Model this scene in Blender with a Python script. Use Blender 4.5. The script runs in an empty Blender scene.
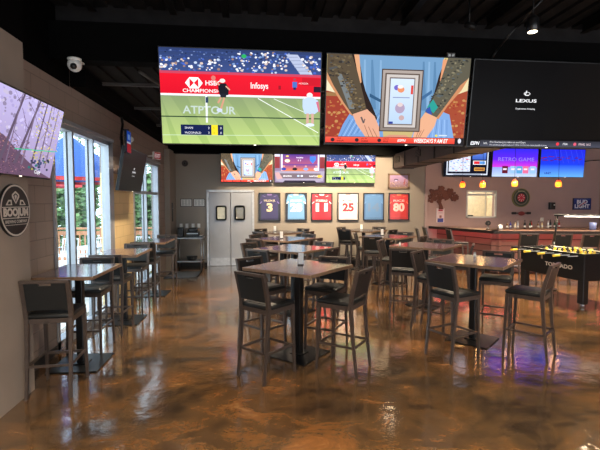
import bpy, bmesh, math, random
from mathutils import Vector, Matrix
R = math.radians
C = bpy.context.scene.collection
rnd = random.Random(7)

# ------------------------------------------------------------------ materials
def lin(c):
    return tuple((v / 12.92 if v <= .04045 else ((v + .055) / 1.055) ** 2.4) for v in [x / 255 for x in c[:3]])
def new_mat(name):
    m = bpy.data.materials.new(name); m.use_nodes = True
    return m, m.node_tree, m.node_tree.nodes['Principled BSDF']
def mat(name, rgb, rough=.5, metal=0, var=.12, scale=12, bump=0, spec=.5, emit=None, es=0, coat=0):
    m, t, b = new_mat(name)
    c = lin(rgb)
    tc = t.nodes.new('ShaderNodeTexCoord'); n = t.nodes.new('ShaderNodeTexNoise')
    n.inputs['Scale'].default_value = scale; n.inputs['Detail'].default_value = 4
    t.links.new(tc.outputs['Object'], n.inputs['Vector'])
    r = t.nodes.new('ShaderNodeValToRGB'); t.links.new(n.outputs['Fac'], r.inputs['Fac'])
    r.color_ramp.elements[0].position = .3; r.color_ramp.elements[1].position = .7
    r.color_ramp.elements[0].color = (*[v * (1 - var) for v in c], 1)
    r.color_ramp.elements[1].color = (*[min(1, v * (1 + var)) for v in c], 1)
    t.links.new(r.outputs['Color'], b.inputs['Base Color'])
    b.inputs['Roughness'].default_value = rough; b.inputs['Metallic'].default_value = metal
    b.inputs['Specular IOR Level'].default_value = spec
    b.inputs['Coat Weight'].default_value = coat; b.inputs['Coat Roughness'].default_value = .1
    if bump:
        bp = t.nodes.new('ShaderNodeBump'); bp.inputs['Strength'].default_value = bump; bp.inputs['Distance'].default_value = .01
        t.links.new(n.outputs['Fac'], bp.inputs['Height']); t.links.new(bp.outputs['Normal'], b.inputs['Normal'])
    if emit:
        b.inputs['Emission Color'].default_value = (*lin(emit), 1); b.inputs['Emission Strength'].default_value = es
    return m
def block_mat(name, rgb, mortar, bw=.4, bh=.2, axis='YZ', m_size=.006, bumpd=.004):
    m, t, b = new_mat(name)
    tc = t.nodes.new('ShaderNodeTexCoord'); sp = t.nodes.new('ShaderNodeSeparateXYZ'); cb = t.nodes.new('ShaderNodeCombineXYZ')
    t.links.new(tc.outputs['Object'], sp.inputs[0])
    t.links.new(sp.outputs[axis[0]], cb.inputs['X']); t.links.new(sp.outputs[axis[1]], cb.inputs['Y'])
    br = t.nodes.new('ShaderNodeTexBrick'); t.links.new(cb.outputs[0], br.inputs['Vector'])
    br.inputs['Scale'].default_value = 1; br.inputs['Brick Width'].default_value = bw; br.inputs['Row Height'].default_value = bh
    br.inputs['Mortar Size'].default_value = m_size; br.inputs['Mortar Smooth'].default_value = .4
    c = lin(rgb); k = lin(mortar)
    br.inputs['Color1'].default_value = (*c, 1); br.inputs['Color2'].default_value = (*[v * .93 for v in c], 1); br.inputs['Mortar'].default_value = (*k, 1)
    t.links.new(br.outputs['Color'], b.inputs['Base Color'])
    bp = t.nodes.new('ShaderNodeBump'); bp.inputs['Strength'].default_value = .5; bp.inputs['Distance'].default_value = bumpd; bp.invert = True
    t.links.new(br.outputs['Fac'], bp.inputs['Height']); t.links.new(bp.outputs['Normal'], b.inputs['Normal'])
    b.inputs['Roughness'].default_value = .65
    return m
def floor_mat():
    m, t, b = new_mat('stained_concrete')
    N = t.nodes.new; L = t.links.new
    tc = N('ShaderNodeTexCoord')
    mp = N('ShaderNodeMapping'); mp.inputs['Scale'].default_value = (.55, .9, 1); mp.inputs['Rotation'].default_value = (0, 0, .5)
    L(tc.outputs['Object'], mp.inputs['Vector'])
    w = N('ShaderNodeTexNoise'); w.inputs['Scale'].default_value = 1.1; w.inputs['Detail'].default_value = 5
    L(mp.outputs[0], w.inputs['Vector'])
    mx = N('ShaderNodeMix'); mx.data_type = 'VECTOR'; mx.inputs['Factor'].default_value = .45
    L(mp.outputs[0], mx.inputs[4]); L(w.outputs['Color'], mx.inputs[5])
    n = N('ShaderNodeTexNoise'); n.inputs['Scale'].default_value = 5.2; n.inputs['Detail'].default_value = 12; n.inputs['Roughness'].default_value = .74; n.inputs['Distortion'].default_value = .5
    L(mx.outputs[1], n.inputs['Vector'])
    r = N('ShaderNodeValToRGB'); L(n.outputs['Fac'], r.inputs['Fac'])
    e = r.color_ramp.elements
    e[0].position = .30; e[0].color = (*lin((46, 37, 29)), 1)
    e[1].position = .72; e[1].color = (*lin((168, 138, 98)), 1)
    for p, c in ((.41, (72, 57, 43)), (.5, (100, 77, 52)), (.6, (128, 90, 54))):
        x = r.color_ramp.elements.new(p); x.color = (*lin(c), 1)
    n2 = N('ShaderNodeTexNoise'); n2.inputs['Scale'].default_value = .45; n2.inputs['Detail'].default_value = 3
    L(tc.outputs['Object'], n2.inputs['Vector'])
    r2 = N('ShaderNodeValToRGB'); L(n2.outputs['Fac'], r2.inputs['Fac'])
    r2.color_ramp.elements[0].position = .4; r2.color_ramp.elements[0].color = (.75, .78, .8, 1)
    r2.color_ramp.elements[1].position = .62; r2.color_ramp.elements[1].color = (1.15, .97, .78, 1)
    mm = N('ShaderNodeMix'); mm.data_type = 'RGBA'; mm.blend_type = 'MULTIPLY'; mm.inputs['Factor'].default_value = 1
    L(r.outputs['Color'], mm.inputs[6]); L(r2.outputs['Color'], mm.inputs[7]); L(mm.outputs[2], b.inputs['Base Color'])
    b.inputs['Roughness'].default_value = .11; b.inputs['Specular IOR Level'].default_value = .9
    b.inputs['Coat Weight'].default_value = .8; b.inputs['Coat Roughness'].default_value = .04
    nb = N('ShaderNodeTexNoise'); nb.inputs['Scale'].default_value = 6; nb.inputs['Detail'].default_value = 5; nb.inputs['Roughness'].default_value = .6
    L(tc.outputs['Object'], nb.inputs['Vector'])
    bp = N('ShaderNodeBump'); bp.inputs['Strength'].default_value = .17; bp.inputs['Distance'].default_value = .02
    L(nb.outputs['Fac'], bp.inputs['Height']); L(bp.outputs['Normal'], b.inputs['Normal']); L(bp.outputs['Normal'], b.inputs['Coat Normal'])
    return m
def glass_mat(name='clear_glass', rgb=(235, 245, 250)):
    m = bpy.data.materials.new(name); m.use_nodes = True; t = m.node_tree
    t.nodes.remove(t.nodes['Principled BSDF'])
    o = t.nodes['Material Output']; g = t.nodes.new('ShaderNodeBsdfGlossy'); g.inputs['Roughness'].default_value = .02
    tr = t.nodes.new('ShaderNodeBsdfTransparent'); tr.inputs['Color'].default_value = (*lin(rgb), 1)
    lw = t.nodes.new('ShaderNodeLayerWeight'); lw.inputs['Blend'].default_value = .5
    pw = t.nodes.new('ShaderNodeMath'); pw.operation = 'POWER'; pw.inputs[1].default_value = 5; t.links.new(lw.outputs['Facing'], pw.inputs[0])
    fr = t.nodes.new('ShaderNodeMath'); fr.operation = 'MULTIPLY_ADD'; fr.inputs[1].default_value = .45; fr.inputs[2].default_value = .02; t.links.new(pw.outputs[0], fr.inputs[0])
    mx = t.nodes.new('ShaderNodeMixShader')
    t.links.new(fr.outputs[0], mx.inputs[0]); t.links.new(tr.outputs[0], mx.inputs[1]); t.links.new(g.outputs[0], mx.inputs[2]); t.links.new(mx.outputs[0], o.inputs[0])
    return m
def attr_mat(name, strength=0, rough=.5, coat=0):
    m, t, b = new_mat(name)
    a = t.nodes.new('ShaderNodeAttribute'); a.attribute_name = 'Col'
    if strength:
        b.inputs['Base Color'].default_value = (.003, .003, .003, 1)
        t.links.new(a.outputs['Color'], b.inputs['Emission Color']); b.inputs['Emission Strength'].default_value = strength
    else:
        t.links.new(a.outputs['Color'], b.inputs['Base Color'])
    b.inputs['Roughness'].default_value = rough; b.inputs['Coat Weight'].default_value = coat; b.inputs['Coat Roughness'].default_value = .03
    if strength: b.inputs['Specular IOR Level'].default_value = .03
    return m

M = dict(
    floor=floor_mat(),
    wall_plaster=mat('taupe_plaster', (150, 136, 124), .7, var=.05, scale=3, bump=.15),
    block=block_mat('taupe_painted_block', (150, 133, 123), (124, 110, 102)),
    tan=block_mat('warm_light_tinted_block', (232, 202, 146), (205, 176, 124)),  # block with warm light put into its base colour
    wall_back=mat('warm_grey_plaster', (146, 136, 125), .75, var=.04, scale=2),
    wall_bar=mat('mauve_grey_plaster', (172, 146, 142), .75, var=.04, scale=2),
    ceiling=mat('black_painted_deck', (30, 28, 28), .8, var=.25, scale=6, bump=.3, spec=.15),
    black_steel=mat('black_painted_steel', (15, 14, 14), .5, var=.2, spec=.2),
    dark_frame=mat('flat_black_board', (6, 6, 6), .8, var=.2, spec=.05),
    conduit=mat('galvanised_conduit', (92, 86, 82), .45, .6),
    duct=mat('dark_brown_duct', (70, 60, 57), .6, .2, var=.1, scale=4),
    alu=mat('silver_window_aluminium', (168, 170, 175), .35, .35, var=.04),
    glass=glass_mat(), 
    bronze=mat('bronze_grey_powder_coat', (86, 75, 69), .34, .5, var=.1, scale=20),
    vinyl=mat('black_vinyl', (24, 26, 26), .45, var=.12, scale=60, bump=.1, spec=.4),
    top=mat('dark_plum_laminate', (66, 48, 60), .16, var=.14, scale=5, spec=.7, coat=.4),
    edge=mat('brown_wood_edge', (128, 100, 76), .45, var=.2, scale=25),
    base=mat('black_cast_base', (20, 20, 21), .35, .3),
    steel=mat('stainless_steel', (170, 172, 174), .28, .85, var=.06),
    plastic=mat('black_plastic', (17, 17, 18), .35),
    white=mat('white_plastic', (222, 220, 214), .45, var=.03),
    paper=mat('white_card', (235, 233, 228), .7, var=.02),
    door=mat('pale_grey_door_skin', (166, 168, 174), .45, var=.04, scale=5),
    door_trim=mat('light_steel_trim', (190, 190, 190), .35, .5),
    rubber=mat('dark_rubber_mat', (62, 64, 66), .8, bump=.4, scale=60),
    bar_top=mat('brown_bar_top', (120, 92, 76), .3, var=.2, scale=8),
    bar_edge=mat('dark_bar_edge', (30, 24, 22), .45),
    baseboard=mat('black_rubber_base', (26, 25, 25), .6),
    rust=mat('rusty_cut_steel', (104, 58, 46), .7, var=.25, scale=30),
    wood=mat('cedar_railing', (190, 130, 90), .7, var=.15, scale=14),
    deck=mat('pale_patio_concrete', (205, 200, 192), .8),
    leaf=mat('sunlit_hedge_leaf', (96, 128, 78), .7, var=.35, scale=3),
    bark=mat('grey_bark', (110, 95, 80), .9, var=.2),
    blue=mat('blue_canvas', (40, 78, 150), .8, var=.08),
    red=mat('red_canvas', (190, 50, 50), .8),
    white_metal=mat('white_painted_metal', (232, 234, 238), .5),
    yellow=mat('yellow_grip', (235, 200, 60), .45),
    black_gloss=mat('black_cabinet_laminate', (16, 16, 17), .3, var=.15),
    amber=mat('amber_glass', (240, 150, 50), .3, emit=(255, 140, 30), es=2.2),
    amber_top=mat('red_amber_glass', (220, 70, 40), .3, emit=(235, 60, 25), es=1.3),
    led_red=mat('red_led_strip', (255, 60, 60), .4, emit=(255, 90, 95), es=17),
    led_white=mat('white_led_tube', (255, 255, 255), .4, emit=(235, 240, 255), es=1.0),
    lens=mat('lit_lamp_lens', (255, 250, 235), .4, emit=(255, 235, 200), es=12),
    led_dot=mat('tiny_status_light', (255, 255, 255), .4, emit=(255, 240, 220), es=3),
    cream_lit=mat('cream_kitchen_wall', (225, 215, 190), .7, emit=(235, 225, 195), es=.0),
    screen_bright=attr_mat('bright_screen_picture', 1.7, .3, 0), screen=attr_mat('screen_picture', 1.2, .3, 0), screen_dim=attr_mat('dim_screen_picture', .4, .25),
    print=attr_mat('printed_colours', 0, .5), print_gloss=attr_mat('framed_print_colours', 0, .35, .25),
)
def bar_front_mat():
    m = mat('stacked_red_brown_plank', (150, 96, 84), .5, var=.3, scale=5, bump=.3)
    return m
M['bar_front'] = block_mat('reclaimed_plank_bar_front', (140, 104, 96), (60, 40, 38), 2.9, .17, 'XZ', .012, .02)

# ------------------------------------------------------------------ mesh kit
class MB:
    def __init__(s): s.b = bmesh.new(); s.mi = 0
    def _fin(s, geom_verts, mtx=None):
        if mtx is not None: bmesh.ops.transform(s.b, matrix=mtx, verts=geom_verts)
        fs = set(f for v in geom_verts for f in v.link_faces)
        for f in fs: f.material_index = s.mi
        return geom_verts
    def box(s, c, d, rz=0, bev=0, rx=0, ry=0):
        v = bmesh.ops.create_cube(s.b, size=1)['verts']
        bmesh.ops.scale(s.b, vec=d, verts=v)
        if bev:
            es = list(set(e for x in v for e in x.link_edges))
            r = bmesh.ops.bevel(s.b, geom=es, offset=bev, segments=2, affect='EDGES', profile=.5)
            v = list(set(x for f in r['faces'] for x in f.verts) | set(x for x in v if x.is_valid))
            # gather whole island
            seen = set(v); st = list(v)
            while st:
                x = st.pop()
                for e in x.link_edges:
                    o = e.other_vert(x)
                    if o not in seen: seen.add(o); st.append(o)
            v = list(seen)
        m = Matrix.Translation(c) @ Matrix.Rotation(rz, 4, 'Z') @ Matrix.Rotation(ry, 4, 'Y') @ Matrix.Rotation(rx, 4, 'X')
        return s._fin(v, m)
    def cyl(s, p0, p1, r0, r1=None, n=14):
        p0, p1 = Vector(p0), Vector(p1); d = p1 - p0; r1 = r0 if r1 is None else r1
        v = bmesh.ops.create_cone(s.b, cap_ends=True, cap_tris=False, segments=n, radius1=r0, radius2=r1, depth=d.length)['verts']
        for x in v:
            for f in x.link_faces:
                if len(f.verts) == 4: f.smooth = True
        q = d.to_track_quat('Z', 'Y').to_matrix().to_4x4()
        return s._fin(v, Matrix.Translation((p0 + p1) / 2) @ q)
    def sph(s, c, r, sc=(1, 1, 1), n=12):
        v = bmesh.ops.create_uvsphere(s.b, u_segments=n, v_segments=max(6, n // 2), radius=r)['verts']
        for x in v:
            for f in x.link_faces: f.smooth = True
        return s._fin(v, Matrix.Translation(c) @ Matrix.Diagonal((*sc, 1)))
    def loft(s, secs):
        """secs: list of (centre, wx, wy) horizontal rectangles joined bottom to top"""
        rings = []
        for c, wx, wy in secs:
            rings.append([s.b.verts.new((c[0] + a * wx / 2, c[1] + b * wy / 2, c[2])) for a, b in ((-1, -1), (1, -1), (1, 1), (-1, 1))])
        fs = [s.b.faces.new(rings[0][::-1]), s.b.faces.new(rings[-1])]
        for a, b in zip(rings, rings[1:]):
            for i in range(4): fs.append(s.b.faces.new((a[i], a[(i + 1) % 4], b[(i + 1) % 4], b[i])))
        for f in fs: f.material_index = s.mi
    def lathe(s, prof, c=(0, 0, 0), n=18):
        rings = []
        for r, z in prof:
            rings.append([s.b.verts.new((c[0] + r * math.cos(2 * math.pi * i / n), c[1] + r * math.sin(2 * math.pi * i / n), c[2] + z)) for i in range(n)])
        fs = [s.b.faces.new(rings[0][::-1]), s.b.faces.new(rings[-1])]
        for a, b in zip(rings, rings[1:]):
            for i in range(n):
                f = s.b.faces.new((a[i], a[(i + 1) % n], b[(i + 1) % n], b[i])); f.smooth = True; fs.append(f)
        for f in fs: f.material_index = s.mi
    def tube(s, pts, r, n=8):
        pts = [Vector(p) for p in pts]
        for a, b in zip(pts, pts[1:]): s.cyl(a, b, r, n=n)
        for p in pts[1:-1]: s.sph(p, r, n=8)
    def prism(s, pts, y0, y1):
        """outline in XZ extruded along Y"""
        a = [s.b.verts.new((x, y0, z)) for x, z in pts]; b = [s.b.verts.new((x, y1, z)) for x, z in pts]
        n = len(pts); fs = [s.b.faces.new(a), s.b.faces.new(b[::-1])]
        for i in range(n): fs.append(s.b.faces.new((a[i], b[i], b[(i + 1) % n], a[(i + 1) % n])))
        for f in fs: f.material_index = s.mi
    def slotted(s, w, h, d, sw, sh, sz, bend=0):
        """upright panel w x h centred on x=0, z from 0, thickness d, slot sw x sh centred at height sz"""
        xs = [-w / 2, -sw / 2, sw / 2, w / 2]; zs = [0, sz - sh / 2, sz + sh / 2, h]
        g = {}
        for side in (0, 1):
            for i, x in enumerate(xs):
                for j, z in enumerate(zs): g[side, i, j] = s.b.verts.new((x, side * d - d / 2 - bend * z, z))
        q = []
        for i in range(3):
            for j in range(3):
                if i == 1 and j == 1: continue
                q.append((g[0, i, j], g[0, i + 1, j], g[0, i + 1, j + 1], g[0, i, j + 1]))
                q.append((g[1, i, j], g[1, i, j + 1], g[1, i + 1, j + 1], g[1, i + 1, j]))
        def side(a, b): q.append((g[0, *a], g[0, *b], g[1, *b], g[1, *a]))
        for i in range(3): side((i + 1, 0), (i, 0)); side((i, 3), (i + 1, 3)); side((0, i), (0, i + 1)); side((3, i + 1), (3, i))
        side((1, 1), (2, 1)); side((2, 2), (1, 2)); side((1, 2), (1, 1)); side((2, 1), (2, 2))
        for f in q: s.b.faces.new(f).material_index = s.mi
    def build(s, name, m, parent=None, loc=None):
        bmesh.ops.recalc_face_normals(s.b, faces=s.b.faces)
        me = bpy.data.meshes.new(name); s.b.to_mesh(me); s.b.free()
        for x in (m if isinstance(m, (list, tuple)) else [m]): me.materials.append(M[x] if isinstance(x, str) else x)
        o = bpy.data.objects.new(name, me); C.objects.link(o)
        if parent: o.parent = parent
        if loc: o.location = loc
        return o
def empty(name, loc=(0, 0, 0), rz=0, rx=0):
    o = bpy.data.objects.new(name, None); C.objects.link(o); o.location = loc; o.rotation_euler = (rx, 0, rz); o.empty_display_size = .1
    return o
def tag(o, label, cat, group=None, kind=None):
    o['label'] = label; o['category'] = cat
    if group: o['group'] = group
    if kind: o['kind'] = kind
    return o
def struct(o): o['kind'] = 'structure'; return o
def copy_tree(o, parent=None):
    c = o.copy(); C.objects.link(c); c.parent = parent
    for ch in list(o.children): copy_tree(ch, c)
    return c
def B(name, m, c, d, parent=None, **k):
    b = MB(); b.box(c, d, **k); return b.build(name, m, parent)

# flat coloured pictures: (u,v) in 0..1, v down; each element a little in front of the last
class Pic:
    def __init__(s, w, h): s.w, s.h = w, h; s.f = []; s.n = 0
    def poly(s, pts, col, cols=None, step=1):
        s.n += step
        s.f.append((pts, s.n, [lin(c) for c in cols] if cols else [lin(col)] * len(pts)))
    def rect(s, x0, y0, x1, y1, col, bot=None, right=None):
        cols = None
        if bot: cols = [col, col, bot, bot]
        if right: cols = [col, right, right, col]
        s.poly([(x0, y0), (x1, y0), (x1, y1), (x0, y1)], col, cols)
    def ell(s, x, y, rx, ry, col, n=14, step=1, rot=0):
        a = s.w / s.h
        pts = []
        for i in range(n):
            t = 2 * math.pi * i / n; ex, ey = rx * math.cos(t), ry * math.sin(t) / a
            pts.append((x + ex * math.cos(rot) - ey * math.sin(rot), y + ex * math.sin(rot) * a + ey * math.cos(rot) * a))
        s.poly(pts, col, step=step)
    def line(s, x0, y0, x1, y1, wd, col):
        a = s.w / s.h; dx, dy = (x1 - x0) * a, (y1 - y0); l = math.hypot(dx, dy); nx, ny = -dy / l * wd / 2 / a, dx / l * wd / 2
        s.poly([(x0 + nx, y0 + ny), (x1 + nx, y1 + ny), (x1 - nx, y1 - ny), (x0 - nx, y0 - ny)], col)
    def text(s, txt, x, y, hgt, col, width=None, bold=0, shear=0, align='L'):
        """x,y = left baseline, hgt = cap height (fraction of h)"""
        cu = bpy.data.curves.new('t', 'FONT'); cu.body = txt; cu.size = 1; cu.offset = bold; cu.shear = shear; cu.resolution_u = 3
        ob = bpy.data.objects.new('t', cu); C.objects.link(ob)
        bpy.context.view_layer.update()
        me = ob.to_mesh(); vs = [v.co.copy() for v in me.vertices]; ps = [list(p.vertices) for p in me.polygons]; ob.to_mesh_clear()
        bpy.data.objects.remove(ob); bpy.data.curves.remove(cu)
        if not vs: return
        x0 = min(v.x for v in vs); x1 = max(v.x for v in vs); k = hgt * s.h / .7; kx = (width * s.w / (x1 - x0)) if width else k
        ww = (x1 - x0) * kx / s.w; ox = x - (ww / 2 if align == 'C' else 0)
        s.n += 1
        for p in ps: s.f.append(([(ox + (vs[i].x - x0) * kx / s.w, y - vs[i].y * k / s.h) for i in p], s.n, [lin(col)] * len(p)))
    def crowd(s, x0, y0, x1, y1, n, cols, r0, r1, sy=1.0):
        s.n += 1
        for _ in range(n):
            x, y = rnd.uniform(x0, x1), rnd.uniform(y0, y1); r = rnd.uniform(r0, r1)
            s.n += .04; s.ell(x, y, r, r * sy, rnd.choice(cols), n=6, step=0)
    def build(s, name, m, parent, y=0, lay=.00025):
        b = bmesh.new(); cl = b.loops.layers.float_color.new('Col')
        for pts, n, cols in s.f:
            pts2 = [(min(1, max(0, px)), min(1, max(0, py))) for px, py in pts]
            vs = [b.verts.new(((px - .5) * s.w, y - n * lay, (.5 - py) * s.h)) for px, py in pts2]
            try: f = b.faces.new(vs)
            except ValueError: continue
            f.normal_update()
            if f.calc_area() < 1e-9: b.faces.remove(f); continue
            for i, l in enumerate(f.loops): l[cl] = (*cols[i], 1)
            if f.normal.y > 0: f.normal_flip()
        me = bpy.data.meshes.new(name); b.to_mesh(me); b.free(); me.materials.append(M[m])
        o = bpy.data.objects.new(name, me); C.objects.link(o); o.parent = parent
        return o

# ------------------------------------------------------------------ camera (600 x 450, f = 416 px)
cam = bpy.data.cameras.new('camera'); co = bpy.data.objects.new('camera', cam); C.objects.link(co)
cam.sensor_width = 36; cam.lens = 36 * 416 / 600; cam.clip_start = .05; cam.clip_end = 200
TH = math.atan(43 / 416); P = math.atan(23 / 416)
co.location = (0, 0, 1.82); co.rotation_euler = (R(90) - P, 0, -TH)
bpy.context.scene.camera = co

# ------------------------------------------------------------------ room shell
XR = 10.65; YB = 12.0; YF = -3.6; WL = -2.4
struct(B('floor', 'floor', ((WL + XR) / 2 - .1, (YB + YF) / 2, -.05), (XR - WL + .6, YB - YF + .4, .1)))
struct(B('wall_back', 'wall_back', ((-2.6 + 5) / 2, YB + .1, 1.75), (7.6, .2, 3.9)))
# bar half of the back wall, with the serving hatch
b = MB(); y = YB + .10; hx0, hx1, hz0, hz1 = 6.31, 7.23, 1.36, 2.14
b.box(((5 + hx0) / 2, y, 1.75), (hx0 - 5, .2, 3.9)); b.box(((hx1 + XR + .2) / 2, y, 1.75), (XR + .2 - hx1, .2, 3.9))
b.box(((hx0 + hx1) / 2, y, (hz0 - .2) / 2), (hx1 - hx0, .2, hz0 + .2)); b.box(((hx0 + hx1) / 2, y, (hz1 + 3.7) / 2), (hx1 - hx0, .2, 3.7 - hz1))
struct(b.build('wall_back', 'wall_bar'))
struct(B('trim_1', 'wall_bar', (5.02, YB - .02, 1.6), (.08, .06, 3.2)))
struct(B('wall_right', 'wall_bar', (XR + .1, (YB + YF) / 2, 2.1), (.2, YB - YF, 4.4)))
struct(B('wall_left', 'wall_plaster', (-2.36, (4.2 + YF) / 2, 1.65), (.4, 4.2 - YF, 3.3)))
b = MB(); b.box((-2.355, (4.2 + YF) / 2, 3.815), (.41, 4.2 - YF, 1.03)); b.box((-2.475, 4.96, 3.815), (.17, 1.52, 1.03)); struct(b.build('trim_6', 'dark_frame'))
# block wall with two window openings
WT = .16; xw = WL - WT / 2; TOPZ = 3.62
W1 = (5.2, 7.16, 0.03, 2.80); W2 = (8.42, 10.5, 0.03, 2.74)
b = MB()
b.box((xw, (4.2 + W1[0]) / 2, 1.65), (WT, W1[0] - 4.2, 3.3))
b.box((xw, (W1[0] + W1[1]) / 2, (W1[3] + 3.3) / 2), (WT, W1[1] - W1[0], 3.3 - W1[3])); b.box((xw, 6.44, 3.46), (WT, 1.44, .32))
b.box((xw, (W1[1] + W2[0]) / 2, (2.3 + TOPZ) / 2), (WT, W2[0] - W1[1], TOPZ - 2.3))
b.box((xw, (W2[0] + W2[1]) / 2, (W2[3] + TOPZ) / 2), (WT, W2[1] - W2[0], TOPZ - W2[3]))
b.box((xw, (W2[1] + YB) / 2, TOPZ / 2), (WT, YB - W2[1], TOPZ))
struct(b.build('wall_left', 'block'))
struct(B('wall_left', 'tan', (xw, (W1[1] + W2[0]) / 2, 1.15), (WT, W2[0] - W1[1], 2.3)))  # lower pier between the windows: its warm glow is painted in, no lamp here
struct(B('trim_2', 'wall_back', (-2.33, 11.6, 1.6), (.14, .8, 3.2)))
# front wall behind the photographer: storefront openings
b = MB(); fy = YF - .1
b.box((-2.2, fy, 2.1), (1.0, .2, 4.4)); b.box((XR - .3, fy, 2.1), (1.2, .2, 4.4)); b.box((4.2, fy, 3.75), (12, .2, 1.1)); b.box((4.2, fy, .2), (12, .2, .4))
b.box((4.2, fy, 1.8), (.6, .2, 3))
struct(b.build('wall_front', 'wall_plaster'))
# ceiling: high deck in front of the beam, lower deck behind it
b = MB()
for i in range(58):
    x = -2.55 + i * .23
    b.box((x, .9, 4.19), (.15, 9.4, .04))
b.box((4.1, .9, 4.26), (13.6, 9.4, .1))
struct(b.build('ceiling', 'ceiling'))
b = MB()
for i in range(58):
    x = -2.55 + i * .23
    b.box((x, 8.7, 3.56), (.15, 6.9, .04))
b.box((4.1, 8.7, 3.63), (13.6, 6.9, .1)); b.box((4.1, 5.45, 3.95), (13.6, .12, .72))
struct(b.build('ceiling', 'ceiling'))
struct(B('trim_3', 'dark_frame', (1.3, 11.86, 3.36), (7.4, .26, .40)))
struct(B('trim_4', 'dark_frame', (-2.3, 8.6, 3.42), (.2, 5.7, .22)))
tag(B('ceiling_beam', 'dark_frame', (4.1, 5.27, 3.69), (12.96, .2, .44)), 'long black steel beam crossing the ceiling above the row of large televisions', 'beam')
# skirtings
struct(B('baseboard_back', 'baseboard', (-1.83, YB - .008, .05), (.86, .016, .1)))
struct(B('baseboard_back', 'baseboard', (2.45, YB - .008, .05), (5.0, .016, .1)))
struct(B('baseboard_left', 'baseboard', (WL + .008, 4.7, .05), (.016, .96, .1)))

# joists
def joist(x, y0, y1, z, label):
    b = MB(); y = (y0 + y1) / 2; L = y1 - y0
    b.box((x, y, z), (.08, L, .012)); b.box((x, y, z + .14), (.08, L, .012)); b.box((x, y, z + .07), (.012, L, .14))
    tag(b.build('roof_joist', 'black_steel'), label, 'joist', 'black roof joists above the room')
for i, x in enumerate((-1.85, -.95, -.35, .7, 1.8, 2.9, 4.2, 5.4)):
    joist(x, -3.4, 5.1, 4.0, 'black roof joist ' if 0 else ['leftmost black roof joist running toward the beam, above the window side', 'second black roof joist from the left, in front of the beam', 'third black roof joist from the left, close beside its neighbour', 'black roof joist above the large tennis television', 'black roof joist above the gap between the tennis and framed-card televisions', 'black roof joist above the large television with tattooed arms', 'black roof joist above the left end of the dark car-logo television', 'rightmost black roof joist, above the dark car-logo television'][i])
for i, (y, lb) in enumerate(((6.35, 'nearest cross joist seen left of the tennis television'), (7.9, 'middle cross joist seen left of the tennis television'), (9.6, 'farthest cross joist seen left of the tennis television'))):
    b = MB(); b.box((4.0, y, 3.50), (12.6, .05, .012)); b.box((4.0, y, 3.52), (12.6, .01, .04))
    tag(b.build('roof_joist', 'conduit'), lb, 'joist', 'cross joists behind the beam')
b = MB(); b.tube([(-1.5, 5.65, 3.5), (-1.05, 6.9, 3.38), (-.9, 7.3, 3.515)], .02); tag(b.build('conduit_pipe', 'conduit'), 'grey conduit slanting under the roof just left of the tennis television', 'pipe')
b = MB(); b.tube([(2.2, 4.15, 4.02), (10.2, 4.15, 4.02)], .018); tag(b.build('conduit_pipe', 'conduit'), 'pale conduit crossing the ceiling at the upper right above the lit spotlight', 'pipe')
b = MB(); b.tube([(-.95, 3.75, 4.215), (-.94, 3.75, 3.98), (.7, 3.75, 3.98)], .015); tag(b.build('conduit_pipe', 'conduit'), 'short thin conduit at the top edge above the tennis television', 'pipe')
# duct
r = empty('air_duct', (4.27, 8.6, 3.0)); tag(r, 'dark brown rectangular air duct under the ceiling running toward the bar wall', 'duct')
B('duct_body', 'duct', (0, 0, 0), (.60, 6.7, .39), r)
for k in range(8): B('seam', 'black_steel', (0, -3.3 + k * .94, 0), (.625, .035, .41), r)
for yy in (2.9, 1.4, -.2):
    v = B('vent', 'black_steel', (-.305, yy, .02), (.02, .3, .16), r)
    bb = MB()
    for k in range(4): bb.box((-.318, yy, -.035 + k * .035), (.008, .27, .008))
    bb.build('louvre', 'conduit', v)

# ------------------------------------------------------------------ windows
def window(n, W, posts, zmid=None):
    r = empty('window_%d' % n, (WL - .04, 0, 0)); struct(r)
    b = MB(); y0, y1, z0, z1 = W
    b.box((0, (y0 + y1) / 2, z1 - .035), (.12, y1 - y0, .07)); b.box((0, (y0 + y1) / 2, z0 + .05), (.12, y1 - y0, .1))
    b.box((.045, (y0 + y1) / 2, z1 + .02), (.1, y1 - y0 + .1, .045))
    b.box((0, y1 - .05, (z0 + z1) / 2), (.12, .1, z1 - z0)); b.box((0, y0 + .025, (z0 + z1) / 2), (.12, .05, z1 - z0))
    b.build('window_frame', 'alu', r)
    for p in posts:
        m = MB(); m.box((0, p, (z0 + z1) / 2), (.11, .05, z1 - z0)); m.box((.02, p + .035, (z0 + z1) / 2), (.05, .03, z1 - z0)); ml = m.build('mullion', 'alu', r); B('gasket', 'plastic', (-.012, p - .0255, (z0 + z1) / 2), (.022, .003, z1 - z0 - .1), ml); B('gasket', 'plastic', (.0555, p + .012, (z0 + z1) / 2), (.003, .016, z1 - z0 - .1), ml)
    B('glass_pane', 'glass', (-.03, (y0 + y1) / 2, (z0 + z1) / 2), (.008, y1 - y0 - .06, z1 - z0 - .08), r)
window(1, W1, (5.755, 6.44)); window(2, W2, (9.38,))
B('transom', 'alu', (0, 9.46, 2.02), (.1, 2.06, .06), bpy.data.objects['window_2'])
struct(B('trim_5', 'alu', (WL + .008, 7.22, 1.4), (.02, .1, 2.8)))

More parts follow.
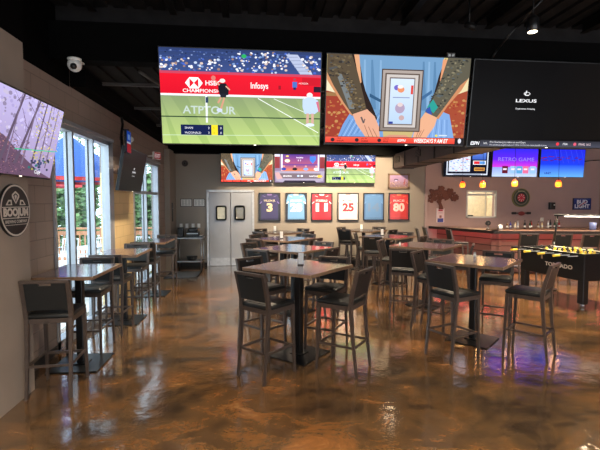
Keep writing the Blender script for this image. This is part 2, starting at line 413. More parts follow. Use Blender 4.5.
# ------------------------------------------------------------------ outside patio
struct(B('patio_ground', 'deck', (-14, 6, -.1), (23, 44, .1)))
def railing(name, y, label):
    r = empty(name, (-12.0, y, -.05), R(-90)); tag(r, label, 'railing')
    B('top_rail', 'wood', (0, 4.6, 1.07), (.14, 9.2, .05), r); B('lower_rail', 'wood', (0, 4.6, .93), (.04, 9.2, .12), r); B('bottom_rail', 'wood', (0, 4.6, .15), (.04, 9.2, .09), r)
    for k in range(6): B('post', 'wood', (0, .1 + k * 1.8, .525), (.09, .09, 1.05), r)
    for k in range(60): B('baluster', 'wood', (0, .2 + k * .15, .55), (.03, .03, .8), r)
railing('wooden_railing', 13.2, 'cedar patio railing outside the left windows in front of the hedge')
def patio_chair():
    r = empty('patio_chair')
    b = MB(); b.box((0, .22, .44), (.46, .44, .02)); 
    for k in range(6): b.box((-.2 + k * .08, .22, .455), (.02, .44, .012))
    b.build('seat', 'white_metal', r)
    b = MB(); b.tube([(-.22, 0, .44), (-.22, -.07, .86), (.22, -.07, .86), (.22, 0, .44)], .014)
    for k in range(5): b.tube([(-.15 + k * .075, 0, .44), (-.15 + k * .075, -.07, .86)], .008)
    b.build('backrest', 'white_metal', r)
    for sx in (-1, 1):
        for yy in (0.02, .42):
            b = MB(); b.tube([(sx * .22, yy, .44), (sx * .23, yy, 0)], .013); b.build('leg', 'white_metal', r)
        b = MB(); b.tube([(sx * .22, -.02, .64), (sx * .24, .3, .64), (sx * .23, .38, .44)], .012); b.build('armrest', 'white_metal', r)
    return r
pc = patio_chair()
pcs = [(-3.45, 8.3, 200, 'white metal patio chair closest to the near window'), (-3.55, 9.5, 60, 'second white metal patio chair from the near window'), (-4.75, 10.2, 120, 'white metal patio chair left of the round patio table'),
       (-3.3, 12.3, 160, 'white metal patio chair outside the far window'), (-4.3, 12.2, 250, 'white metal patio chair in front of the railing, right one'), (-5.1, 11.9, 170, 'white metal patio chair in front of the railing, left one')]
for i, (x, yy, a, lb) in enumerate(pcs):
    o = pc if i == 0 else copy_tree(pc)
    o.location = (x, yy, -.05); o.rotation_euler = (0, 0, R(a)); tag(o, lb, 'chair', 'white metal chairs on the patio')
r = empty('patio_table', (-4.1, 10.9, -.05)); tag(r, 'round white metal patio table among the chairs outside', 'table')
b = MB(); b.cyl((0, 0, .72), (0, 0, .74), .5, n=28); b.build('tabletop', 'white_metal', r)
b = MB(); b.cyl((0, 0, 0), (0, 0, .72), .03); b.build('pedestal', 'white_metal', r); b = MB(); b.lathe([(.28, 0), (.27, .02), (.05, .05)]); b.build('base', 'white_metal', r)
# blue umbrellas with red trim
def umbrella(x, y, z, rr, label):
    r = empty('patio_umbrella', (x, y, -.05)); tag(r, label, 'umbrella', 'blue umbrellas on the patio')
    b = MB(); b.cyl((0, 0, 0), (0, 0, z), .025); b.build('pole', 'white_metal', r)
    b = MB(); n = 8; top = b.b.verts.new((0, 0, z)); ring = [b.b.verts.new((rr * math.cos(2 * math.pi * (i + .3) / n), rr * math.sin(2 * math.pi * (i + .3) / n), z - .95)) for i in range(n)]
    for i in range(n): b.b.faces.new((top, ring[i], ring[(i + 1) % n]))
    o = b.build('canopy', 'blue', r)
    s = o.modifiers.new('s', 'SOLIDIFY'); s.thickness = .01
    b = MB(); lo = [b.b.verts.new((v[0], v[1], v[2])) for v in [(rr * 1.0 * math.cos(2 * math.pi * (i + .3) / n), rr * math.sin(2 * math.pi * (i + .3) / n), z - .95) for i in range(n)]]
    l2 = [b.b.verts.new((v.co.x, v.co.y, v.co.z - .07)) for v in lo]
    for i in range(n): b.b.faces.new((lo[i], lo[(i + 1) % n], l2[(i + 1) % n], l2[i]))
    o = b.build('valance', 'red', r); s = o.modifiers.new('s', 'SOLIDIFY'); s.thickness = .008
    b = MB(); b.cyl((0, 0, 0), (0, 0, .08), .28, n=20); b.build('base', 'base', r)
umbrella(-3.95, 9.3, 3.3, 1.25, 'blue patio umbrella with red edge outside the near end of the near window')
umbrella(-6.2, 12.0, 3.3, 1.35, 'blue patio umbrella with red edge farther along, outside the far side of the near window')
def hedge(x, y, L, h, seed, label):
    rr = random.Random(seed); b = MB()
    for _ in range(9000):
        px, py, pz = x + rr.uniform(-L / 2, L / 2), y + rr.gauss(0, .45), rr.uniform(0, 1) ** .8 * h
        s = rr.uniform(.09, .2); q = Matrix.Translation((px, py, pz)) @ Matrix.Rotation(rr.uniform(0, 6.3), 4, 'Z') @ Matrix.Rotation(rr.uniform(0, 3), 4, 'X')
        vs = [b.b.verts.new(q @ Vector(p)) for p in ((-s, 0, 0), (0, -s * .5, 0.01), (s, 0, 0), (0, s * .5, 0.01))]; b.b.faces.new(vs)
    o = b.build('hedge', 'leaf'); tag(o, label, 'hedge', 'hedges beyond the patio', None)
hedge(-9.2, 17.6, 5.4, 2.9, 1, 'tall green hedge beyond the railing seen through the near window')
hedge(-4.3, 19.0, 3.4, 3.0, 2, 'tall green hedge beyond the railing seen through the far window')
rr = random.Random(4)
for tx, ty, lb in ((-9.8, 22.6, 'thin leafy tree rising above the hedge outside the near window'), (-5.0, 22.6, 'thin leafy tree rising above the hedge outside the far window')):
    r = empty('tree', (tx, ty, -.05)); tag(r, lb, 'tree', 'thin trees behind the hedge')
    b = MB(); b.cyl((0, 0, 0), (.1, .1, 4.5), .14, .05)
    for _ in range(9): a = rr.uniform(0, 6.3); b.cyl((.05, .05, rr.uniform(2, 4)), (1.4 * math.cos(a), 1.4 * math.sin(a), rr.uniform(4, 6)), .04, .01, n=6)
    b.build('trunk', 'bark', r)
    b = MB()
    for _ in range(1100):
        d = Vector((rr.gauss(0, 1), rr.gauss(0, 1), rr.gauss(0, .9))); d = d.normalized() * 1.9 * rr.random() ** .5; s = rr.uniform(.05, .1)
        q = Matrix.Translation(d + Vector((0, 0, 4.8))) @ Matrix.Rotation(rr.uniform(0, 6.3), 4, 'Z') @ Matrix.Rotation(rr.uniform(0, 3), 4, 'X')
        b.b.faces.new([b.b.verts.new(q @ Vector(p)) for p in ((-s, 0, 0), (0, -s * .6, 0), (s, 0, 0), (0, s * .6, 0))])
    b.build('foliage', 'leaf', r)

# ------------------------------------------------------------------ television
def tv(loc, w, h, tilt, rz, pic, label, m='screen', mount='wall', name='television', size_cat='television', post=.3):
    r = empty(name, loc, rz, 0); tag(r, label, 'television')
    piv = Matrix.Rotation(-tilt, 4, 'X')
    b = MB(); b.box((0, .03, 0), (w + .025, .05, h + .03), bev=.006); b.box((0, .07, -.05), (w * .6, .05, h * .55), bev=.01)
    hs = b.build('housing', 'plastic', r); hs.rotation_euler = (tilt, 0, 0)
    sc = pic.build('screen', m, r, y=.0035); sc.rotation_euler = (tilt, 0, 0)
    b = MB(); b.box((w * .08, .0, -h / 2 - .0075), (.03, .004, .006)); d = b.build('status_light', 'led_dot', hs)
    b = MB()
    if mount == 'wall':
        b.box((0, .16, .02), (.3, .02, .3)); b.box((0, .12, .02), (.08, .1, .1))
    else:
        b.box((-w * .2, .13, .12), (.05, .03, h * .7)); b.box((w * .2, .13, .12), (.05, .03, h * .7)); b.box((0, .16, .3), (w * .5, .04, .06))
    b.build('mount_bracket', 'black_steel', r)
    return r

CROWD = [(235, 235, 240), (190, 205, 230), (120, 150, 200), (210, 190, 180), (60, 90, 170), (70, 100, 190), (240, 240, 250), (150, 120, 110)]
def tennis(P, detail=1):
    P.rect(0, 0, 1, .25, (44, 60, 104), bot=(58, 78, 132))
    for k in range(5): P.rect(0, .03 + k * .045, 1, .036 + k * .045, (52, 72, 130))
    P.crowd(0, .02, .8, .13, int(110 * detail), [(40, 60, 120), (28, 38, 70), (70, 92, 150), (120, 140, 190)], .004, .008, 1.2)
    P.crowd(0, .10, .78, .23, int(150 * detail), CROWD, .005, .011, 1.3)
    P.crowd(.44, .02, .8, .12, int(60 * detail), CROWD, .005, .010, 1.3)
    P.poly([(.775, .03), (.85, .03), (.955, .25), (.875, .25)], (176, 186, 214))
    for k in range(6): P.line(.78 + k * .017, .06 + k * .035, .85 + k * .018, .055 + k * .035, .005, (120, 130, 165))
    P.crowd(.88, .03, .99, .22, int(36 * detail), CROWD, .006, .012, 1.3)
    P.ell(.515, .065, .016, .02, (40, 170, 90))
    P.rect(0, .235, 1, .262, (196, 66, 92)); P.rect(0, .262, 1, .47, (226, 22, 44), bot=(214, 16, 40)); P.rect(.88, .27, 1, .35, (196, 20, 40))
    # hexagon emblem: white band with red top and bottom triangles
    x, y, a, hh = .205, .355, .054, .058
    P.poly([(x - a, y), (x - a / 2, y - hh), (x + a / 2, y - hh), (x + a, y), (x + a / 2, y + hh), (x - a / 2, y + hh)], (250, 250, 250))
    q = a * .5; P.poly([(x - q, y - hh * .8), (x, y), (x - q, y + hh * .8)], (226, 22, 44)); P.poly([(x + q, y - hh * .8), (x + q, y + hh * .8), (x, y)], (226, 22, 44))
    P.text('HSBC', .275, .375, .048, (250, 240, 240), .10, .02); P.text('CHAMPIONSHIPS', .135, .452, .036, (250, 240, 240), .275, .015)
    P.text('Infosys', .555, .395, .062, (255, 235, 235), .11, .02); P.text('NORDEA', .86, .338, .018, (250, 225, 225), .06)
    P.rect(0, .468, 1, .49, (235, 235, 245)); P.rect(0, .49, 1, 1, (132, 150, 108), bot=(164, 192, 108))
    for k in range(9):
        x0 = -.35 + k * .17; P.poly([(x0, .5), (x0 + .07, .5), (x0 + .22 + .06 * k * .3, 1), (x0 + .08 + .06 * k * .3, 1)], (0, 0, 0), cols=[(140, 158, 112), (140, 158, 112), (182, 206, 122), (182, 206, 122)])
    P.line(.6, .5, .99, .86, .008, (240, 245, 240)); P.line(.7, .5, .93, .66, .006, (232, 238, 232)); P.line(0, .91, 1, .895, .006, (200, 222, 190))
    P.text('ATPTOUR', .13, .675, .08, (188, 204, 196), .33, .02)
    P.rect(.272, .49, .284, .77, (232, 238, 240)); P.rect(.274, .5, .29, .56, (40, 60, 90))
    P.poly([(0, .705), (1, .70), (1, .712), (0, .717)], (34, 62, 44))
    # near player at the wall
    P.ell(.38, .325, .018, .022, (225, 220, 215)); P.poly([(.352, .355), (.40, .35), (.42, .40), (.415, .475), (.362, .475), (.354, .42)], (22, 22, 34))
    P.line(.362, .37, .335, .335, .016, (215, 165, 140)); P.ell(.325, .30, .014, .026, (210, 120, 110)); P.poly([(.365, .46), (.405, .46), (.40, .50), (.366, .50)], (30, 30, 44))
    P.line(.37, .5, .35, .56, .02, (206, 150, 125)); P.line(.39, .5, .368, .62, .02, (206, 150, 125)); P.ell(.358, .635, .018, .02, (200, 210, 240)); P.line(.40, .38, .425, .42, .014, (215, 165, 140))
    # line judge and far player
    P.ell(.832, .29, .009, .013, (160, 70, 80)); P.rect(.818, .315, .848, .375, (70, 110, 190)); P.rect(.824, .375, .842, .40, (40, 40, 80))
    P.rect(.73, .36, .745, .40, (150, 20, 36)); P.rect(.955, .36, 1, .42, (40, 20, 40))
    P.ell(.93, .455, .02, .03, (230, 222, 224)); P.poly([(.885, .50), (.915, .475), (.95, .475), (.985, .51), (.99, .62), (.965, .655), (.90, .655), (.885, .58)], (188, 208, 238))
    P.line(.98, .52, .998, .63, .03, (206, 110, 130)); P.line(.92, .65, .918, .76, .03, (206, 165, 150)); P.line(.95, .65, .952, .76, .03, (206, 165, 150)); P.ell(.935, .775, .03, .018, (215, 228, 245))
    # score strip
    P.rect(.115, .795, .38, .905, (16, 28, 74)); P.rect(.305, .795, .345, .905, (238, 216, 40)); P.text('SHAN', .14, .84, .022, (235, 238, 250), .05); P.text('McDONALD', .14, .892, .022, (235, 238, 250), .1)
    for yy in (.84, .892): P.text('3', .285, yy, .024, (235, 238, 250)); P.text('1', .32, yy, .024, (30, 30, 40)); P.text('0', .36, yy, .024, (235, 238, 250))
def arms(P, detail=1):
    P.rect(0, 0, 1, 1, (206, 190, 130), bot=(190, 168, 112))
    P.poly([(0, .3), (.14, .42), (.22, .6), (.22, 1), (0, 1)], (150, 58, 42)); P.poly([(.80, .4), (1, .28), (1, 1), (.80, 1)], (156, 70, 46))
    P.poly([(0, .24), (.18, .36), (.2, .47), (0, .40)], (222, 214, 180)); P.poly([(.82, .36), (1, .2), (1, .36), (.84, .46)], (220, 206, 160)); P.rect(0, .42, .17, .46, (150, 110, 70))
    P.crowd(0, .5, .15, .96, int(60 * detail), [(180, 116, 66), (170, 88, 50), (150, 54, 40), (186, 136, 82)], .006, .014, 1.2)
    P.crowd(.86, .45, 1, .95, int(50 * detail), [(180, 116, 66), (170, 88, 50), (150, 54, 40), (186, 136, 82)], .006, .014, 1.2)
    P.poly([(.2, 0), (.81, 0), (.78, .3), (.74, .6), (.66, .75), (.34, .75), (.28, .55), (.22, .25)], (108, 148, 186))
    for k, x in enumerate((.25, .30, .36, .66, .70, .74)): P.poly([(x, .05), (x + .012, .05), (x + .03 + .02 * (k % 2), .6), (x + .01, .6)], (88, 128, 166) if k % 2 else (128, 166, 202))
    P.poly([(.30, .42), (.42, .52), (.42, .55), (.30, .46)], (46, 84, 120)); P.poly([(.62, .5), (.74, .36), (.74, .4), (.62, .55)], (60, 100, 144))
    # jeans
    P.poly([(.07, 1), (.12, .78), (.17, .64), (.30, .56), (.40, .8), (.42, 1)], (112, 152, 206)); P.poly([(.60, 1), (.64, .78), (.78, .58), (.88, .64), (.94, 1)], (122, 160, 212))
    for k in range(14): x = .1 + k * .02; P.line(x, .95 - .012 * k, x + .07, .72 - .008 * k, .008, (148, 182, 226) if k % 2 else (86, 124, 180))
    for k in range(9): P.line(.7 + k * .022, .95, .72 + k * .018, .7, .008, (150, 184, 228) if k % 2 else (92, 130, 186))
    # gaps beside the arms
    P.poly([(.165, 0), (.21, 0), (.25, .3), (.27, .4), (.36, .7), (.345, .78), (.28, .6), (.235, .38)], (40, 28, 24)); P.poly([(.82, 0), (.78, .2), (.755, .4), (.68, .7), (.66, .78), (.72, .72), (.80, .4), (.84, .14)], (42, 30, 26))
    P.poly([(.18, 0), (.215, 0), (.238, .30), (.225, .32)], (216, 160, 120)); P.poly([(.80, .02), (.835, .02), (.80, .28), (.79, .26)], (216, 150, 110))
    # forearms, tattooed
    P.poly([(0, 0), (.165, 0), (.21, .2), (.25, .42), (.285, .62), (.18, .68), (.11, .52), (.035, .32), (0, .22)], (84, 72, 56))
    P.poly([(0, .2), (.045, .34), (.12, .53), (.19, .68), (.165, .66), (.09, .5), (.0, .28)], (198, 136, 96))
    P.poly([(.06, .2), (.1, .22), (.2, .6), (.16, .6)], (112, 118, 120))
    P.crowd(.02, .02, .16, .25, int(60 * detail), [(66, 56, 46), (98, 84, 62), (52, 48, 46), (110, 98, 74), (78, 78, 78)], .006, .015, 1)
    for k in range(int(80 * detail)): t = rnd.random(); P.n += .04; P.ell(.10 + .14 * t + rnd.uniform(-.045, .045), .2 + .42 * t, rnd.uniform(.005, .012), rnd.uniform(.006, .012), rnd.choice([(62, 54, 42), (112, 94, 62), (50, 46, 46), (124, 108, 80), (96, 98, 100)]), n=6, step=0)
    P.poly([(1, 0), (.835, 0), (.80, .22), (.76, .42), (.70, .62), (.79, .70), (.86, .52), (.95, .34), (1, .2)], (90, 86, 72))
    P.poly([(.995, .22), (.95, .36), (.86, .54), (.80, .70), (.785, .68), (.86, .5), (.94, .3)], (194, 132, 92))
    for k in range(int(130 * detail)): t = rnd.random(); P.n += .04; P.ell(.92 - .17 * t + rnd.uniform(-.06, .06), .02 + .6 * t, rnd.uniform(.005, .013), rnd.uniform(.006, .012), rnd.choice([(62, 62, 56), (104, 102, 84), (46, 48, 46), (132, 124, 100), (84, 92, 96)]), n=6, step=0)
    P.poly([(.71, .56), (.75, .47), (.79, .56), (.76, .63)], (40, 150, 140)); P.poly([(.70, .6), (.73, .55), (.75, .64), (.73, .66)], (50, 80, 160))
    # hands
    P.poly([(.185, .66), (.285, .60), (.34, .68), (.375, .8), (.385, .93), (.37, .97), (.30, .96), (.25, .85), (.21, .76)], (218, 162, 134))
    for k in range(3): P.line(.27 + k * .03, .78 + k * .02, .31 + k * .03, .93, .007, (150, 96, 76))
    P.line(.245, .69, .265, .76, .02, (96, 84, 84)); P.line(.272, .71, .266, .75, .012, (96, 84, 84))
    P.poly([(.70, .62), (.79, .68), (.775, .78), (.72, .92), (.66, .97), (.62, .93), (.63, .84), (.66, .72)], (222, 166, 132))
    for k in range(3): P.line(.70 - k * .02, .82 + k * .01, .665 - k * .012, .94, .007, (156, 100, 78))
    P.poly([(.39, .93), (.45, .89), (.57, .89), (.62, .94), (.58, .97), (.42, .97)], (206, 142, 120)); P.line(.47, .93, .54, .93, .03, (50, 40, 60))
    # silver frame with a card
    P.rect(.375, .145, .668, .85, (74, 60, 54)); P.rect(.383, .158, .66, .838, (168, 156, 150), bot=(134, 122, 114)); P.rect(.40, .19, .643, .81, (92, 78, 70)); P.rect(.41, .205, .633, .80, (196, 188, 184)); P.rect(.432, .235, .612, .775, (120, 110, 106))
    P.rect(.44, .25, .605, .76, (205, 220, 240), bot=(176, 200, 230)); P.ell(.485, .35, .02, .03, (110, 100, 190)); P.ell(.515, .37, .025, .035, (222, 140, 100)); P.ell(.51, .34, .02, .02, (240, 226, 220)); P.rect(.585, .32, .602, .42, (210, 70, 60))
    P.rect(.46, .455, .58, .465, (130, 140, 180)); P.ell(.515, .58, .035, .06, (168, 150, 176)); P.ell(.515, .54, .02, .025, (214, 196, 196)); P.rect(.44, .735, .47, .76, (40, 60, 150)); P.ell(.53, .69, .02, .03, (190, 160, 160))
    # lower strip
    P.rect(0, .915, 1, 1, (30, 26, 30)); P.rect(.0, .92, .93, .985, (238, 92, 70), bot=(226, 60, 50))
    P.text('WEEKDAYS 9 AM ET', .63, .975, .045, (255, 240, 235), .25, .03, .2)
    for x, a, c in ((.08, 'MIKE', 'PHELPS'), (.25, 'JASON', 'CURRIE'), (.41, 'DAVID', 'POLE')):
        P.ell(x - .03, .955, .014, .022, (50, 36, 44)); P.text(a, x, .945, .016, (60, 20, 24)); P.text(c, x, .975, .018, (60, 20, 24), None, .01)
    P.text('ESPN', .51, .967, .028, (250, 240, 240), .06, .02, .2); P.ell(.965, .95, .012, .03, (220, 220, 235)); P.ell(.79, .89, .01, .014, (220, 210, 90)); P.rect(.81, .88, .87, .895, (200, 215, 225))
def lexus(P, big=1):
    P.rect(0, 0, 1, 1, (7, 6, 7)); P.poly([(.62, 0), (1, 0), (1, .9), (.55, .9), (.5, .35)], (0, 0, 0), cols=[(10, 9, 10), (16, 13, 12), (17, 14, 12), (10, 9, 9), (7, 6, 7)])
    cx, cy = (.39, .37) if big else (.5, .45)
    P.ell(cx, cy, .024, .02, (236, 236, 240), 22); P.ell(cx, cy, .019, .015, (8, 8, 8), 22); P.line(cx - .004, cy - .035, cx - .012, cy + .015, .012, (236, 236, 240)); P.line(cx - .012, cy + .018, cx + .014, cy + .018, .01, (236, 236, 240))
    P.text('LEXUS', cx, cy + .10, .036, (240, 240, 244), .15, .02, 0, 'C'); P.text('Experience Amazing', cx, cy + .185, .02, (220, 220, 225), .14, .008, 0, 'C')
    if big:
        P.rect(0, .925, 1, 1, (46, 46, 54), bot=(70, 72, 86)); P.rect(0, .925, .09, 1, (14, 13, 16)); P.text('ESPN', .02, .985, .04, (240, 240, 245), .065, .03, .2)
        P.text('NFL', .115, .975, .022, (236, 236, 240)); P.text('Pro Sterberg to take to end Days', .16, .958, .02, (236, 236, 240), .26); P.text('Pro Sterberg sought trade at 7-10 for 2-1/15, has made playoffs 4 times', .16, .99, .018, (216, 216, 224), .42)
        P.ell(.66, .962, .012, .02, (230, 60, 70)); P.text('MIA', .70, .975, .028, (236, 236, 240)); P.ell(.79, .962, .012, .02, (220, 90, 110)); P.text('FINAL 16-2', .82, .975, .028, (236, 210, 216), .09)
def studio(P):
    P.rect(0, 0, 1, 1, (130, 110, 140)); P.rect(.13, 0, .87, .62, (60, 40, 130), bot=(190, 90, 90)); P.poly([(.13, .35), (.87, .35), (.87, .62), (.13, .62)], (0, 0, 0), cols=[(90, 50, 130), (80, 50, 140), (216, 120, 60), (226, 120, 60)])
    for x in (0, .9): P.rect(x, 0, x + .1, .1, (190, 190, 215)); P.rect(x, .1, x + .1, .5, (126, 40, 50))
    for x in (.13, .86): P.rect(x, 0, x + .025, .58, (215, 215, 235))
    P.ell(.25, .24, .055, .06, (220, 200, 110)); P.ell(.25, .25, .042, .045, (236, 236, 246)); P.ell(.25, .08, .03, .03, (226, 196, 90)); P.poly([(.70, .08), (.82, .08), (.82, .2), (.76, .34), (.70, .22)], (50, 110, 210))
    P.text('PACIFIC', .43, .15, .04, (240, 235, 245), .14, .02); P.text('2  3', .46, .25, .05, (240, 235, 245), None, .02)
    for x, c in ((.18, (40, 60, 150)), (.40, (30, 26, 34)), (.62, (120, 150, 210)), (.83, (226, 228, 240))):
        P.ell(x, .43, .022, .028, (205, 150, 130)); P.ell(x, .53, .05, .05, c)
    P.poly([(0, .6), (1, .6), (.97, .95), (.80, 1), (.2, 1), (.03, .95)], (156, 146, 166)); P.rect(.08, .68, .92, .86, (110, 96, 104)); P.poly([(.0, .66), (.08, .64), (.16, .86), (.05, .9)], (190, 150, 150)); P.ell(.9, .78, .06, .05, (226, 180, 70))
    P.text('MADRID', .17, .80, .05, (240, 235, 235), .17, .02); P.text('NAPOLI', .69, .80, .05, (240, 235, 235), .17, .02); P.ell(.47, .77, .025, .03, (190, 210, 240)); P.ell(.54, .77, .025, .03, (230, 235, 250)); P.poly([(.2, .93), (.8, .93), (.84, 1), (.16, 1)], (40, 34, 50))
def forest(P):
    P.rect(0, 0, 1, 1, (186, 176, 222), bot=(156, 138, 176)); P.crowd(0, 0, 1, .7, 220, [(198, 188, 234), (166, 154, 204), (140, 128, 160), (188, 178, 206)], .008, .022, 1.2)
    P.poly([(0, .45), (.3, .55), (.55, .75), (.8, .92), (1, 1), (0, 1)], (98, 74, 96)); P.crowd(0, .55, .6, 1, 420, [(116, 84, 112), (140, 96, 120), (84, 62, 84), (160, 116, 130), (66, 50, 68), (170, 124, 112)], .004, .011, .8)
    for x0, x1, w in ((.0, .12, .06), (.28, .42, .05), (.45, .62, .05), (.54, .60, .03), (.66, .72, .035), (.76, .79, .03), (.86, .90, .025), (.36, .40, .02)):
        P.poly([(x1, 0), (x1 + w * .4, 0), (x0 + w * .7, .86), (x0, .86)], (92, 78, 98) if w > .03 else (116, 100, 124))
    for k in range(26): x, yy = rnd.uniform(.35, .95), rnd.uniform(.05, .6); P.line(x, yy, x + rnd.uniform(-.12, .12), yy - rnd.uniform(.02, .2), .008, (98, 78, 116))
    P.crowd(.62, .02, 1, .8, 170, [(214, 196, 70), (196, 186, 90), (226, 206, 110), (170, 170, 90)], .004, .012, .8)
    P.line(.42, .68, .97, .60, .012, (50, 190, 150)); P.crowd(.62, .72, .9, .9, 30, [(40, 50, 70), (40, 110, 110), (60, 70, 110), (160, 160, 80)], .01, .02, 1); P.ell(.03, .12, .03, .05, (206, 120, 80)); P.text('Copy', .72, .95, .05, (240, 240, 248), None, .02)
def board(P):
    P.rect(0, 0, 1, 1, (10, 12, 26)); P.rect(.05, .05, .95, .95, (206, 214, 228)); P.rect(.075, .05, .925, .90, (14, 16, 34)); P.rect(.10, .1, .56, .83, (214, 222, 240)); P.crowd(.12, .13, .54, .8, 110, [(120, 150, 220), (230, 200, 210), (190, 210, 240), (210, 110, 120), (160, 180, 230), (240, 240, 250)], .012, .03, .7)
    P.rect(.6, .12, .9, .4, (90, 130, 220), bot=(60, 90, 180)); P.rect(.62, .44, .9, .58, (230, 235, 245)); P.rect(.64, .46, .76, .56, (220, 40, 50)); P.rect(.76, .46, .88, .56, (90, 150, 220)); P.rect(.65, .68, .88, .80, (214, 160, 80)); P.rect(.67, .71, .86, .77, (150, 90, 50)); P.rect(.2, .91, .8, .95, (150, 160, 180))
def promo(P):
    P.rect(0, 0, 1, .4, (50, 40, 226), bot=(96, 40, 236)); P.rect(0, .4, 1, .66, (120, 40, 236), bot=(210, 60, 210)); P.rect(0, .66, 1, 1, (140, 160, 232), bot=(190, 210, 240))
    P.text('RETRO GAME', .12, .44, .13, (150, 132, 255), .80, .0)
    for x, c in ((.22, (96, 20, 40)), (.4, (150, 190, 230)), (.54, (90, 160, 210)), (.68, (226, 110, 150)), (.84, (150, 190, 230))):
        P.rect(x, .62, x + .125, .88, c); P.rect(x + .02, .7, x + .1, .76, (235, 225, 235))
def blue(P):
    P.rect(0, 0, 1, .55, (36, 40, 214), bot=(30, 60, 226)); P.rect(0, .55, 1, 1, (30, 70, 228), bot=(100, 170, 238)); P.crowd(.02, .25, .9, .42, 22, [(100, 24, 110), (70, 24, 140), (120, 30, 90)], .03, .06, .35)
    for k in range(6): P.line(.3 + k * .12, 0, .4 + k * .12, .5, .02, (56, 70, 226))
    P.text('UNIT', .1, .9, .08, (20, 40, 150), None, .02)

def pic(w, h, fn, *a):
    p = Pic(w, h); fn(p, *a); return p
YT = 5.03; tl = R(8.5)
tv((-.168, YT, 3.045), 1.865, 1.07, tl, 0, pic(1.865, 1.07, tennis), 'very large television over the room showing a tennis match, leftmost of the three', mount='beam')
tv((1.725, YT, 3.055), 1.775, 1.04, tl, 0, pic(1.775, 1.04, arms), 'very large television showing tattooed arms holding a silver framed card, middle of the three', mount='beam')
tv((3.62, YT + .02, 3.055), 1.87, 1.045, tl, 0, pic(1.87, 1.045, lexus), 'very large dark television with a white car logo and news ticker, rightmost of the three', mount='beam')
bt = R(4)
for x, fn, lb in ((-.275, arms, 'smaller back wall television showing the framed card, above the double door'), (1.215, studio, 'smaller back wall television showing a purple sports studio, between the other two'), (2.69, tennis, 'smaller back wall television showing the tennis match, right of the studio one')):
    tv((x, 11.80, 2.775), 1.42, .80, bt, 0, pic(1.42, .8, fn, *([.5] if fn in (arms, tennis) else [])), lb, m='screen_bright')
for x, fn, lb in ((6.22, board, 'television above the bar with white bordered map, partly behind the duct'), (7.72, promo, 'television above the bar with blue to pink picture and small tiles'), (9.25, blue, 'television above the bar with plain deep blue picture, at the right end')):
    tv((x, 11.84, 2.995), 1.43, .83, bt, 0, pic(1.43, .83, fn), lb)
tv((-1.93, 3.70, 2.37), 1.21, .66, R(13), R(90), pic(1.21, .66, forest), 'television on the left wall showing a purple autumn forest', name='television')
# second side wall television, seen along the wall
tv((-2.02, 7.18, 2.33), 1.21, .66, R(10), R(90), pic(1.21, .66, lexus, 0), 'dark television with small white logo on the left wall between the two windows', name='television')

# ------------------------------------------------------------------ bar-height chair
CH = 1.11
def make_chair():
    r = empty('bar_stool')
    for sx in (-1, 1):
        b = MB(); b.loft([((sx * .188, .0, 0), .024, .026), ((sx * .186, .045, .40), .028, .032), ((sx * .19, .07, .74), .036, .04), ((sx * .191, .055, .86), .036, .04), ((sx * .194, -.008, CH - .002), .034, .036)]); b.build('leg', 'bronze', r)
        b = MB(); b.loft([((sx * .19, .47, 0), .024, .026), ((sx * .185, .455, .40), .028, .03), ((sx * .185, .44, .735), .034, .036)]); b.build('leg', 'bronze', r)
        b = MB(); b.box((sx * .186, .25, .30), (.016, .42, .022)); b.build('stretcher', 'bronze', r)
    B('stretcher', 'bronze', (0, .035, .30), (.35, .018, .022), r); B('stretcher', 'bronze', (0, .457, .285), (.35, .02, .024), r)
    b = MB(); b.box((0, .045 + .025, .715), (.36, .02, .045)); b.box((0, .45, .715), (.36, .02, .045)); b.box((-.187, .26, .715), (.02, .37, .045)); b.box((.187, .26, .715), (.02, .37, .045)); b.build('seat_frame', 'bronze', r)
    b = MB(); b.box((0, .262, .758), (.405, .41, .05), bev=.02); 
    v = b.box((0, .262, .778), (.34, .34, .022), bev=.01); sc = b.build('seat', 'vinyl', r)
    for p in sc.data.polygons: p.use_smooth = True
    b = MB(); b.box((0, -.008, CH - .014), (.415, .034, .03), bev=.004); tr = b.build('top_rail', 'bronze', r)
    b = MB(); b.slotted(.346, .275, .026, .11, .022, .245, .22); o = b.build('backrest', 'vinyl', r); o.location = (0, .052, .822); 
    return r
chair0 = make_chair()
used = [False]
def chair(x, y, face, label, group):
    """x,y = midpoint between the rear feet; face = clockwise degrees from +Y"""
    o = chair0 if not used[0] else copy_tree(chair0)
    used[0] = True
    o.location = (x, y, 0); o.rotation_euler = (0, 0, R(-face)); tag(o, label, 'bar stool', group)
def make_table(w, d, name='high_table'):
    r = empty(name)
    b = MB(); b.box((0, 0, 1.048), (w - .006, d - .006, .034)); b.build('tabletop', 'top', r)
    b = MB()
    for sx in (-1, 1): b.box((sx * w / 2, 0, 1.0475), (.012, d + .012, .034)); b.box((0, sx * d / 2, 1.0475), (w - .012, .012, .034))
    b.build('table_edge', 'edge', r)
    b = MB(); b.box((0, 0, .52), (.08, .08, 1.02), bev=.01); b.build('column', 'base', r)
    b = MB(); b.box((0, 0, 1.02), (w * .55, .05, .02)); b.box((0, 0, 1.02), (.05, d * .55, .02)); b.build('support_cross', 'base', r)
    b = MB(); b.box((0, 0, .008), (.53, .56, .014), bev=.004); b.box((0, 0, .02), (.16, .16, .012)); b.build('base_plate', 'base', r)
    return r
T0 = make_table(.93, .93); L0 = make_table(.62, .92)
G1 = 'square high tables in the middle of the room'
